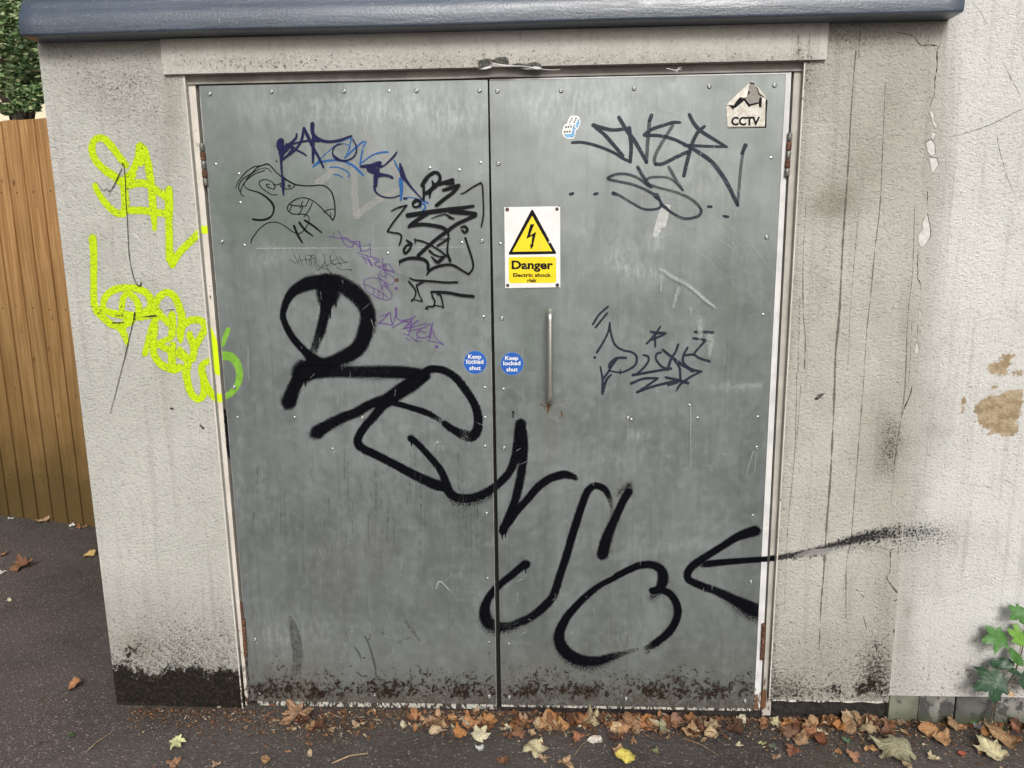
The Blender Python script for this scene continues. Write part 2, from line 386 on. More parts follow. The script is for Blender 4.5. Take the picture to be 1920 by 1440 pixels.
def ribbons(strokes, widen=1.0, step=2.0, jit=0.0):
    V = []; Fc = []; U = []; D = []; dep = 0.0
    for s in strokes:
        q = resample(s, step); n = len(q)
        T = np.gradient(q[:, :2], axis=0); L = np.hypot(T[:, 0], T[:, 1]); L[L == 0] = 1; T = T/L[:, None]
        N = np.stack([-T[:, 1], T[:, 0]], 1); W = q[:, 2]*.5*widen
        if jit: W = W*(1+jit*np.convolve(RS.randn(n+6), np.ones(7)/7, 'valid')*2)
        rows = []
        cap = [.98, .85, .6, .3]
        for t in cap: rows.append((q[0, :2]-T[0]*W[0]*t, N[0]*W[0]*math.sqrt(1-t*t), t, q[0, 3]))
        for i in range(n): rows.append((q[i, :2], N[i]*W[i], 0.0, q[i, 3]))
        for t in cap[::-1]: rows.append((q[-1, :2]+T[-1]*W[-1]*t, N[-1]*W[-1]*math.sqrt(1-t*t), t, q[-1, 3]))
        b = len(V)
        for k, (c, o, t, dn) in enumerate(rows):
            dd = dep+.00004*k/len(rows)
            V += [(c[0]-o[0], c[1]-o[1], dd), (c[0], c[1], dd), (c[0]+o[0], c[1]+o[1], dd)]
            U += [(1, 0), (t, 0), (1, 0)]; D += [(dn, 0)]*3
        for k in range(len(rows)-1):
            a = b+3*k; Fc += [(a, a+1, a+4, a+3), (a+1, a+2, a+5, a+4)]
        dep += .00005
    return V, Fc, U, D
def lineside(e):
    (x0, y0), (x1, y1) = EDGE[e]; nx, ny = (y1-y0), -(x1-x0); l = math.hypot(nx, ny); return (x0, y0), (nx/l, ny/l)
def cluster(strokes, gap):
    R = [resample(s, 3.0) for s in strokes]; n = len(R); par = list(range(n))
    def root(i):
        while par[i] != i: i = par[i]
        return i
    for i in range(n):
        for j in range(i+1, n):
            if root(i) != root(j):
                d = np.hypot(R[i][:, None, 0]-R[j][None, :, 0], R[i][:, None, 1]-R[j][None, :, 1])-(R[i][:, None, 2]+R[j][None, :, 2])*.5
                if d.min() < gap: par[root(i)] = root(j)
    g = {}
    for i in range(n): g.setdefault(root(i), []).append(strokes[i])
    return list(g.values())
def paint_split(name, strokes, *a, gap=2.0, **k):
    for st in cluster(strokes, gap): paint_on(name, st, *a, **k)
def paint_on(name, strokes, mat, parent, Y, left=None, right=None, label=None, off=.0006, widen=1.0, step=2.0, jit=0.0, kind=None):
    V, Fc, U, D = ribbons(strokes, widen, step, jit)
    me = bpy.data.meshes.new(name); me.from_pydata(V, [], Fc)
    for nm, dat in (('uv', U), ('uvb', D)):
        l = me.uv_layers.new(name=nm); vi = np.empty(len(me.loops), 'i'); me.loops.foreach_get('vertex_index', vi)
        l.data.foreach_set('uv', np.asarray(dat, 'f')[vi].ravel())
    if left or right:
        bm = bmesh.new(); bm.from_mesh(me)
        for e, sgn in ((left, 1), (right, -1)):
            if not e: continue
            p, nn = lineside(e)
            g = bm.verts[:]+bm.edges[:]+bm.faces[:]
            bmesh.ops.bisect_plane(bm, geom=g, plane_co=(p[0], p[1], 0), plane_no=(nn[0]*sgn, nn[1]*sgn, 0), clear_inner=True)
        bm.to_mesh(me); bm.free()
    if len(me.vertices) == 0: bpy.data.meshes.remove(me); return None
    co = np.empty(len(me.vertices)*3, 'f'); me.vertices.foreach_get('co', co); co = co.reshape(-1, 3)
    d = FW[None]+RT[None]*((co[:, :1]-960)/F)-UP[None]*((co[:, 1:2]-720)/F)
    yy = Y-off-co[:, 2:3]; P = CAM[None]+d*(yy-CAM[1])/d[:, 1:2]
    me.vertices.foreach_set('co', P.astype('f').ravel()); me.update()
    o = link(name, me, parent, mat)
    return tag(o, label, kind=kind)
# ------------------------------------------------------------------ ground
def ground():
    xs = np.concatenate([[-60, -20, -8, -4], np.linspace(-3, 6, 37), [8, 12, 25, 60]]); ys = np.array([-60, -25, -10, -5, -3, -1.5, -.6, -.2, 0, .5, 1, 2, 4, 8, 20, 60.])
    v = [(x, y, gz(x)) for y in ys for x in xs]; n = len(xs)
    f = [(j*n+i, j*n+i+1, (j+1)*n+i+1, (j+1)*n+i) for j in range(len(ys)-1) for i in range(n-1)]
    return tag(mk('ground', v, f, M_ROAD), kind='structure')
ground()

# ------------------------------------------------------------------ stained grids
def gauss(px, py, cx, cy, rx, ry, s): return s*np.exp(-(((px-cx)/rx)**2+((py-cy)/ry)**2))
def grid(name, xf0, xf1, z0, z1, Y, mat, parent, blobs, nx, nz, thick=None, extra=None, z1r=None):
    """front face between two slanted edges xf0(z), xf1(z), with side returns, and painted stain channels"""
    zs = np.linspace(0, 1, nz); ts = np.linspace(0, 1, nx); V = []
    for zt in zs:
        for t in ts:
            z = z0+(z1-z0)*zt
            V.append((xf0(z)*(1-t)+xf1(z)*t, Y, z))
    V = np.array(V); f = [(j*nx+i, j*nx+i+1, (j+1)*nx+i+1, (j+1)*nx+i) for j in range(nz-1) for i in range(nx-1)]
    v = V-CAM; zc = v@FW; px = 960+F*(v@RT)/zc; py = 720-F*(v@UP)/zc
    A = np.zeros((len(V), 4))
    for ch, cx, cy, rx, ry, s in blobs: A[:, ch] += gauss(px, py, cx, cy, rx, ry, s)
    if extra: extra(A, px, py, V)
    A = np.clip(A, 0, 1); V = [tuple(p) for p in V]; A = [tuple(a) for a in A]
    if thick:
        def strip(idx):
            b = len(V)
            for i in idx: p = V[i]; V.append((p[0], p[1]+thick, p[2])); A.append(A[i])
            for k in range(len(idx)-1): f.append((idx[k], idx[k+1], b+k+1, b+k))
        strip([j*nx for j in range(nz)]); strip([j*nx+nx-1 for j in range(nz)][::-1])
        strip(list(range(nx))[::-1]); strip([(nz-1)*nx+i for i in range(nx)])
    return mk(name, V, f, mat, parent, col=A)
def xline(e, Y):
    (a, b), (c, d) = EDGE[e]; p, q = onY(a, b, Y), onY(c, d, Y)
    return lambda z: p[0]+(q[0]-p[0])*(z-p[2])/(q[2]-p[2])
WY, JY, LY = -0.016, 0.004, -0.030       # plaster face, frame face, lintel face; the door sheets lie at y = 0
XL, XM = -0.519, 2.384                   # left corner of the outbuilding, joint with the main house
LZ0, LZ1 = 2.268, 2.3755

bld = tag(empty('utility_outbuilding', (0.95, 0.7, 0)), 'small white rendered outbuilding with grey double metal doors and blue-grey roof edge', 'building')
def exl(A, px, py, V):
    w = 5*np.sin(px*.05)+4*np.sin(px*.13+1); A[:, 3] += np.clip((py-(1262+w))/34+.55, 0, 1)*1.0
    A[:, 3] += .16*np.exp(-((py-1235)/45)**2); A[:, 0] += .62*np.clip((py-1060)/200, 0, 1)
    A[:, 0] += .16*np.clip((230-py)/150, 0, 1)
LEFTB = [(0, 165, 150, 50, 40, .20), (0, 215, 190, 60, 60, .28), (0, 262, 140, 45, 45, .25), (0, 285, 235, 50, 60, .26), (0, 130, 95, 60, 30, .2),
  (2, 322, 200, 12, 90, .35), (1, 322, 190, 16, 110, .5), (0, 320, 330, 20, 60, .15), (1, 255, 1215, 40, 30, .45), (3, 262, 1215, 22, 26, .30), (3, 238, 1235, 14, 30, .32),
  (3, 395, 1258, 50, 14, .18), (0, 350, 1200, 80, 60, .2), (0, 300, 560, 60, 40, .10), (1, 320, 740, 30, 60, .08)]
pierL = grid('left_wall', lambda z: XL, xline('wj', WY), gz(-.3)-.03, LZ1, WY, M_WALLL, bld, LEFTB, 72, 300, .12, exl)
def exr(A, px, py, V):
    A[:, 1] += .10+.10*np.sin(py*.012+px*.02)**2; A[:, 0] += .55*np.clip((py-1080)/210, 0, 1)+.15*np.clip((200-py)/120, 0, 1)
    A[:, 0] += .35*np.exp(-((px-(1510-(py-150)*.058))/9)**2)
    A[:, 3] += .30*np.exp(-((py-1300)/18)**2)+.07*np.clip((py-1150)/150, 0, 1)
RIGHTB = [(1, 1555, 385, 45, 30, .75), (1, 1570, 360, 60, 50, .25), (1, 1640, 300, 70, 50, .30), (1, 1660, 180, 60, 60, .25), (0, 1520, 150, 30, 50, .3), (0, 1600, 70, 120, 25, .35),
  (0, 1672, 822, 26, 45, .75), (0, 1660, 870, 22, 40, .45), (0, 1700, 560, 16, 70, .2), (1, 1640, 860, 50, 60, .3), (3, 1642, 1262, 20, 26, .45), (3, 1625, 1285, 30, 12, .35), (0, 1640, 1255, 30, 50, .5),
  (3, 1562, 1288, 16, 8, .35), (2, 1500, 990, 30, 40, .10), (0, 1470, 1290, 40, 20, .45), (0, 1655, 1120, 20, 120, .25), (1, 1545, 545, 30, 60, .25), (1, 1615, 740, 90, 40, .2), (0, 1740, 200, 8, 150, .25)]
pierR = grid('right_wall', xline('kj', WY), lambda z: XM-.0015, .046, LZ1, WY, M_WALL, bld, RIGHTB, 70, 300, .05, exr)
def exm(A, px, py, V):
    A[:, 0] += .35*np.clip((py-1150)/150, 0, 1)
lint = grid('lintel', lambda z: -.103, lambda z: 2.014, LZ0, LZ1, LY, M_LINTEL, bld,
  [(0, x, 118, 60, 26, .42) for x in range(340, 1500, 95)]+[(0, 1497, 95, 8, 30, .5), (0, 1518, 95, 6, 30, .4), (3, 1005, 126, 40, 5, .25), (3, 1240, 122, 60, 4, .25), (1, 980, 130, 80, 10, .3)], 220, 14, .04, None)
g = G()      # side, rear and roof of the outbuilding, inner floor
g.box(XL, XL+.12, WY+.121, 1.45, -.06, LZ1); g.box(XL+.121, XM-.002, 1.33, 1.45, -.06, LZ1)
bw = g.obj('rear_walls', M_WALLL, bld)
g = G(); g.box(XL+.13, XM-.01, .30, 1.32, -.06, 2.30); g.obj('dark_interior', M_DARK, bld)
# roof edge with rounded lower and upper lips
def cap():
    prof = []
    y0, z0, z1 = -.108, LZ1+.001, LZ1+.117
    prof += [(.05, z0), (-.02, z0), (y0+.010, z0)]
    for a in np.linspace(0, 90, 5)[1:]: prof.append((y0+.009-.009*math.sin(R_(a)), z0+.009-.009*math.cos(R_(a))))
    for t in (.2, .4, .6, .8): prof.append((y0-.004*math.sin(math.pi*t)+.014*t*t, z0+.014+(z1-z0-.044)*t))
    for a in np.linspace(0, 90, 7): prof.append((y0+.046-.030*math.cos(R_(a)), z1-.030+.030*math.sin(R_(a))))
    prof += [(.05, z1+.004), (.4, z1+.012), (1.47, z1+.02), (1.47, z0), ]
    n = len(prof); xs = np.linspace(-.514, 2.3825, 60)
    V = []
    for x in xs:
        for y, z in prof: V.append((x, y+.0012*math.sin(x*9), z+.0012*math.sin(x*5+1)))
    f = [(i*n+j, (i+1)*n+j, (i+1)*n+(j+1) % n, i*n+(j+1) % n) for i in range(len(xs)-1) for j in range(n)]
    f += [tuple(range(n)), tuple(range((len(xs)-1)*n, len(xs)*n))[::-1]]
    return mk('roof_edge', V, f, M_CAP, bld)
co = cap(); bm = bmesh.new(); bm.from_mesh(co.data); bmesh.ops.recalc_face_normals(bm, faces=bm.faces); bm.to_mesh(co.data); bm.free()
for p in co.data.polygons: p.use_smooth = len(p.vertices) == 4
bevel(co, .003, 1, 60)

# ------------------------------------------------------------------ door frame
def edgequad(e0, e1, z0, z1, Y):
    a, b = xline(e0, Y), xline(e1, Y); return [(a(z0), z0), (b(z0), z0), (b(z1), z1), (a(z1), z1)]
fr = empty('door_frame', (0, 0, 0)); fr.parent = bld; fr.matrix_parent_inverse = Matrix.Translation(-bld.location)
g = G(); q = edgequad('wj', 'jg', -.028, 2.262, JY); q[0] = (q[0][0]+.0005, q[0][1]); q[3] = (q[3][0]+.0005, q[3][1]); g.slab(q, JY, .07); jl = g.obj('jamb', M_JAMB, fr)
x0, x1 = xline('wj', WY), xline('wj', WY)
g = G(); g.slab([(x0(0.0)-.0055, -.02), (x0(0)-.001, -.02), (x0(2.25)-.001, 2.262), (x0(2.25)-.0055, 2.262)], WY-.0015, WY+.01); g.obj('plaster_bead', M_JAMB, fr)
g = G(); q = edgequad('kg', 'kj', -.028, 2.262, JY); g.slab([(q[0][0], q[0][1]), (q[1][0]+.010, q[1][1]), (q[2][0]+.010, q[2][1]), q[3]], JY, .07); jr = g.obj('jamb', M_JAMBR, fr)
a = xline('kj', WY); g = G(); g.slab([(a(0)+.001, .046), (a(0)+.0048, .046), (a(2.25)+.0048, 2.262), (a(2.25)+.001, 2.262)], WY-.0015, WY+.01); g.obj('plaster_bead', M_JAMB, fr)
a = xline('wj', JY)(2.25); b = xline('kj', JY)(2.25)+.01
xs = np.linspace(a, b, 80); V = []; f = []
def bulge(x): return math.exp(-((x-.99)/.07)**2)
for x in xs:      # head of the frame: face, lip, bent where it has been levered
    k = bulge(x); up = .010*k
    V += [(x, .0, 2.2725+up), (x, -.002-.012*k, 2.2672+up*.8), (x, .004-.010*k, 2.250+up*.2), (x, -.004-.012*k, 2.2445), (x, -.004-.010*k, 2.2405), (x, .05, 2.2405)]
for i in range(len(xs)-1):
    for j in range(5): f.append((i*6+j, i*6+j+1, (i+1)*6+j+1, (i+1)*6+j))
head = mk('frame_head', V, f, M_HEAD, fr)
g = G()
px_, pz_ = [], []
for i in range(15): # curled lip of metal torn away from the plaster
    t = i/14; p = onY(921+t*130, 118+11*min(1, t*1.6)+ (2*math.sin(t*9)), LY-.006); w = .0017*(1-.6*t)*(1 if t > .05 else .4)
    g.v += [(p[0], LY-.004-.009*(1-t), p[2]+w), (p[0], LY-.006-.010*(1-t), p[2]-w)]
for i in range(14): g.f.append((2*i, 2*i+1, 2*i+3, 2*i+2)); g.m.append(0)
g.obj('torn_metal_lip', M_EDGE, fr)
g = G()
for (a, b, c) in (((1250, 128), (1265, 132), (1278, 130)), ((1268, 136), (1272, 128), (1278, 126))):
    P = [onY(q[0], q[1], LY-.004) for q in (a, b, c)]; g.tube(P, [.0012, .0016, .0006], 5)
g.obj('paint_flake', M_EDGE, fr)
g = G(); g.box(-.03, 1.99, .012, .30, -.07, -.016); g.obj('threshold', M_RECESS, bld)

# broken plaster: hollows show the bare grey render below
M_BARE = plain('bare_grey_render', (.085, .085, .075), .95, var=.45, scale=90, bump=1.0)
def chip(px, Y, mat, parent, name, depth=.003, label=None, dome=.0, sc=1.0):
    P = [onY(x, y, Y) for x, y in px]; c = np.mean(P, 0); n = len(P)
    V = [(p[0], Y-.0008, p[2]) for p in P]+[((p[0]*.7+c[0]*.3), Y-.0008-dome*RS.uniform(.6, 1.3), (p[2]*.7+c[2]*.3)) for p in P]+[(c[0], Y-.0008-dome, c[2])]
    f = [(i, (i+1) % n, n+(i+1) % n, n+i) for i in range(n)]+[(n+i, n+(i+1) % n, 2*n) for i in range(n)]
    o = mk(name, V, f, mat, parent); return tag(o, label)
chip([(896, 130), (897, 113), (915, 110), (925, 112), (932, 108), (948, 106), (954, 113), (954, 121), (940, 119), (924, 118), (915, 124), (905, 126)], LY, M_BARE, lint, 'broken_plaster', dome=.002)
chip([(960, 121), (972, 118), (978, 119), (985, 122), (992, 118), (1005, 116), (1014, 120), (1016, 126), (1000, 125), (980, 126), (968, 124)], LY, M_BARE, lint, 'broken_plaster', dome=.002)
chip([(897, 131), (908, 126), (922, 124), (921, 128), (910, 131)], LY, M_EDGE, lint, 'plaster_flake', dome=.004)
chip([(975, 127), (990, 127), (1005, 124), (1016, 127), (1010, 131), (985, 131)], LY, M_EDGE, lint, 'plaster_flake', dome=.003)

# ------------------------------------------------------------------ door leaves
def fz(px, py): return onY(px, py)[2]
def leaf(name, e0, e1, ztop, zbot, mat, blobs, nx, nz):
    def ex(A, px, py, V):
        A[:, 3] += .25*np.clip((py-900)/350, 0, 1)
    return grid(name, xline(e0, 0), xline(e1, 0), zbot, ztop, 0.0, mat, bld, blobs, nx, nz, .045, ex)
DL = [(2, 700, 200, 180, 40, .2), (0, 560, 520, 120, 22, .15), (2, 500, 480, 30, 20, .25), (2, 640, 480, 120, 14, .12), (0, 620, 780, 140, 60, .12), (2, 700, 860, 160, 80, .08), (0, 500, 860, 60, 100, .22), (0, 860, 1000, 60, 120, .10), (3, 540, 1270, 90, 40, .4), (1, 480, 400, 120, 90, .75), (1, 600, 430, 90, 40, .45), (1, 430, 250, 50, 120, .35), (1, 700, 380, 60, 60, .25), (1, 560, 330, 60, 40, .3), (2, 850, 220, 90, 50, .18), (2, 600, 200, 160, 30, .12),
  (0, 430, 640, 30, 160, .30), (0, 500, 480, 10, 60, .25), (0, 715, 500, 10, 90, .35), (0, 662, 490, 8, 60, .3), (0, 880, 600, 14, 120, .15), (0, 470, 700, 40, 200, .2), (0, 800, 600, 12, 100, .15),
  (2, 525, 1190, 60, 50, .32), (2, 610, 1190, 40, 40, .18), (2, 500, 950, 60, 70, .08), (3, 690, 1050, 120, 90, .2), (3, 580, 1280, 30, 60, .5), (3, 750, 1290, 80, 30, .3), (2, 450, 850, 8, 200, .12), (2, 600, 620, 60, 60, .08), (0, 530, 1010, 60, 120, .1)]
DR = [(2, 1120, 190, 120, 40, .22), (0, 1200, 330, 130, 50, .18), (2, 1300, 330, 90, 60, .14), (0, 1100, 520, 60, 80, .16), (0, 1300, 700, 90, 60, .18), (2, 1190, 860, 60, 60, .12), (0, 1390, 800, 30, 200, .22), (0, 1300, 930, 100, 60, .12), (1, 985, 560, 60, 130, .5), (1, 1380, 620, 70, 220, .35), (1, 1430, 230, 30, 120, .25), (1, 1010, 660, 50, 60, .3), (2, 1010, 200, 60, 40, .15), (2, 1100, 430, 30, 40, .12), (2, 1160, 480, 30, 40, .30), (2, 1210, 510, 40, 24, .28),
  (2, 1228, 450, 18, 22, .4), (0, 1350, 450, 120, 160, .22), (0, 1180, 640, 160, 120, .15), (0, 1020, 260, 60, 60, .12), (3, 1030, 800, 14, 60, .4), (3, 1200, 900, 200, 90, .15), (3, 1330, 1260, 120, 40, .3), (2, 1190, 815, 20, 10, .3),
  (2, 1180, 1195, 60, 40, .16), (2, 1370, 725, 50, 10, .35), (3, 1010, 1270, 80, 40, .4), (0, 1000, 1000, 60, 60, .1), (2, 1250, 1020, 120, 14, .18), (2, 1110, 1010, 20, 16, .2)]
leafL = leaf('door_leaf', 'l0', 'l1', 2.2355, .002, M_STEELL, DL, 150, 300); leafL['label'] = 'left grey metal door leaf without a handle'
leafR = leaf('door_leaf', 'r0', 'r1', 2.2325, .002, M_STEELR, DR, 150, 300); leafR['label'] = 'right grey metal door leaf with the pull handle'
# edges of the leaves
g = G(); q = edgequad('r1', 's1', -.006, 2.238, .0015); q[0] = (q[0][0]+.001, q[0][1]); q[3] = (q[3][0]+.001, q[3][1]); g.slab(q, .0015, .044); g.obj('white_leaf_edge', M_EDGE, leafR)
a, b = xline('r0', 0), xline('s1', 0)
g = G(); g.slab([(a(2.2)+.001, 2.2335), (b(2.2)-.001, 2.2335), (b(2.2)-.001, 2.2375), (a(2.2)+.001, 2.2375)], .0008, .04); g.obj('top_leaf_edge', M_EDGE, leafR)
g = G(); g.slab([(a(0)+.001, -.008), (xline('r1', 0)(0), -.010), (xline('r1', 0)(0), .0012), (a(0)+.001, .0012)], .002, .044); g.obj('bottom_rail', M_SILL, leafR)
a, b = xline('l0', 0), xline('l1', 0)
g = G(); g.slab([(a(0)+.02, -.022), (b(0), -.022), (b(0), .0012), (a(0)+.02, .0012)], .006, .044); g.obj('bottom_rail', M_SILL, leafL)
M_BRIGHT = plain('edge_highlight_metal', (.62, .63, .62), .3, .7)  # pale strips paint the highlight along the leaf edges
g = G(); g.slab([(b(z)+dx, z) for z, dx in ((-.0, -.0022), (-.0, 0), (1.35, 0), (1.35, -.0012))], -.0009, -.0001); g.obj('edge_highlight', M_BRIGHT, leafL)
a = xline('l0', 0); g = G(); g.slab([(a(z)+dx, z) for z, dx in ((.2, .0), (.2, .0015), (2.2, .0018), (2.2, .0))], -.0009, -.0001); g.obj('edge_highlight', M_BRIGHT, leafL)
# black panel behind the leaves, paints the dark of the gaps
g = G(); g.box(-.01, 1.96, .046, .07, -.02, 2.24); g.obj('gap_backing', M_DARK, fr)

# rivets and plugged holes
M_RIV = NT('dull_rivet'); M_RIV = M_RIV.out(M_RIV.mix(M_RIV.noise(200, 2), (.30, .32, .31), (.48, .50, .49)), .34, .85)
M_RUSTM = plain('rusty_steel', (.13, .062, .035), .75, .2, var=.5, scale=120, bump=.6)
def proto(prof, n=14):
    g = G(); g.lathe((0, 0, 0), prof, n); me = bpy.data.meshes.new('rivet'); me.from_pydata(g.v, [], g.f); me.polygons.foreach_set('use_smooth', [True]*len(me.polygons)); return me
ME_RIV = proto([(.0078, 0), (.0076, .0014), (.0062, .0031), (.0040, .0038), (.0028, .0037), (.0022, .0016), (.0005, .0014)]); ME_RIV.materials.append(M_RIV)
ME_DIM = proto([(.0052, 0), (.0046, .0005), (.0032, .0003), (.0024, .0009), (.0006, .0012)]); ME_DIM.materials.append(M_RIV)
ME_RST = proto([(.0078, 0), (.0070, .0018), (.0045, .0030), (.0025, .0024), (.0004, .0022)]); ME_RST.materials.append(M_RUSTM)
def stud(me, x, y, parent, name='rivet', Y=0.0, s=1.0, label=None):
    p = onY(x, y, Y); o = link(name, me, parent); o.location = (p[0], Y-.0001, p[2]); o.scale = (s, s, s); o.rotation_euler = (0, RS.uniform(0, 6), 0)
    return tag(o, label)
for x, y in [(393, 176), (509, 172), (645, 171), (781, 170), (899, 170), (416, 453), (904, 452), (439, 726), (679, 784), (912.5, 963), (703, 1302), (917.5, 1306), (487.5, 1299), (478, 1199)]: stud(ME_RIV, x, y, leafL)
for x, y in [(932.5, 171), (1052, 170), (1189, 166), (1330, 162), (1452.5, 160), (934, 307), (1438, 445), (941, 597), (945, 840), (1177.5, 784), (1419, 839), (955, 1307), (1174, 1310), (1397, 1314), (1408, 1091)]: stud(ME_RIV, x, y, leafR)
for x, y in [(729, 171), (861, 319), (901, 305), (447.5, 326), (404, 308), (458, 460), (866, 455), (906.5, 594), (445, 783), (552, 783), (623, 842), (909, 727), (909.5, 783), (909.5, 837), (914, 1085), (917, 1205), (806, 315), (727, 475), (450, 380)]: stud(ME_DIM, x, y, leafL, 'plugged_hole')
for x, y in [(1446, 296), (938, 457), (1431, 590), (944, 730), (1308, 784), (1421, 782), (1412, 967), (954, 1208), (1184, 787), (1293, 760)]: stud(ME_DIM, x, y, leafR, 'plugged_hole')
stud(ME_RST, 744, 525, leafL, 'rivet', s=.9, label='rusty brown rivet')

# hinges: stacked knuckles
def hinge(x, y0, y1, rad, parent, dark=False, lean=0.0):
    a, b = onY(x+lean, y0, -.004), onY(x, y1, -.004); g = G(); n = 5
    for i in range(n):
        t0, t1 = i/n+.008, (i+1)/n-.008; p0 = a+(b-a)*t0; p1 = a+(b-a)*t1
        r = rad*(1 if i % 2 else .95); e = (p1-p0)*.08
        g.tube([p0, p0+e, p1-e, p1], [r*.86, r, r, r*.86], 12, mi=(i % 2) if not dark else 1)
    g.tube([a, b], rad*.55, 8, mi=1)
    p, q = a, b
    g.box(min(p[0], q[0])-.001, max(p[0], q[0])+.003, 0, .03, q[2], p[2], mi=1)
    o = g.obj('hinge', [M_RIVG, M_RUSTM], parent)
    for pl in o.data.polygons: pl.use_smooth = len(pl.vertices) == 4
    return o
M_RIVG = plain('weathered_hinge_steel', (.20, .20, .185), .5, .6, var=.35, scale=90)
hinge(386, 268, 350, .0085, leafL, lean=-8); hinge(461, 1160, 1231, .0075, leafL, True, lean=-5)
hinge(1475, 249, 332, .0085, leafR, lean=6); hinge(1429, 1169, 1237, .0080, leafR, True, lean=3)
g = G(); p = onY(452, 1128); q = onY(457, 1168); g.tube([(p[0], -.004, p[2]), (q[0], -.004, q[2])], .004, 8); g.obj('rusty_hinge_strap', M_RUSTM, leafL)

# handle
M_ALU = NT('satin_aluminium'); M_ALU = M_ALU.out(M_ALU.mix(M_ALU.noise(30, 3), (.55, .54, .50), (.66, .65, .62)), .33, .9)
so = .052; a = onY(1032, 583, -so); b = onY(1031, 752); hx = (a[0]+b[0])/2; g = G(); P = []
z1, z0 = a[2], b[2]
P.append((hx, 0, z1-.006))
for t in np.linspace(0, 90, 7): P.append((hx, -so+.022-.022*math.sin(R_(t)), z1-.028+.022*math.cos(R_(t))))
for t in np.linspace(0, 90, 7): P.append((hx, -so+.022-.022*math.cos(R_(t)), z0+.028-.022*math.sin(R_(t))))
P.append((hx, 0, z0+.006)); g.tube(P, .0105, 14); ho = g.obj('pull_handle', M_ALU, leafR, True)
# keyhole: a cut-out plate of darkness with a worn rim
p = onY(962, 777); g = G(); ring = []
for k in range(16):
    t = 2*math.pi*k/16; ring.append((p[0]+.0045*math.cos(t), p[2]+.008+.0052*math.sin(t)))
g.slab(ring, -.0009, -.0001); g.slab([(p[0]-.003, p[2]-.012), (p[0]+.003, p[2]-.012), (p[0]+.002, p[2]+.006), (p[0]-.002, p[2]+.006)], -.0012, -.0001); g.obj('keyhole', M_DARK, leafR)
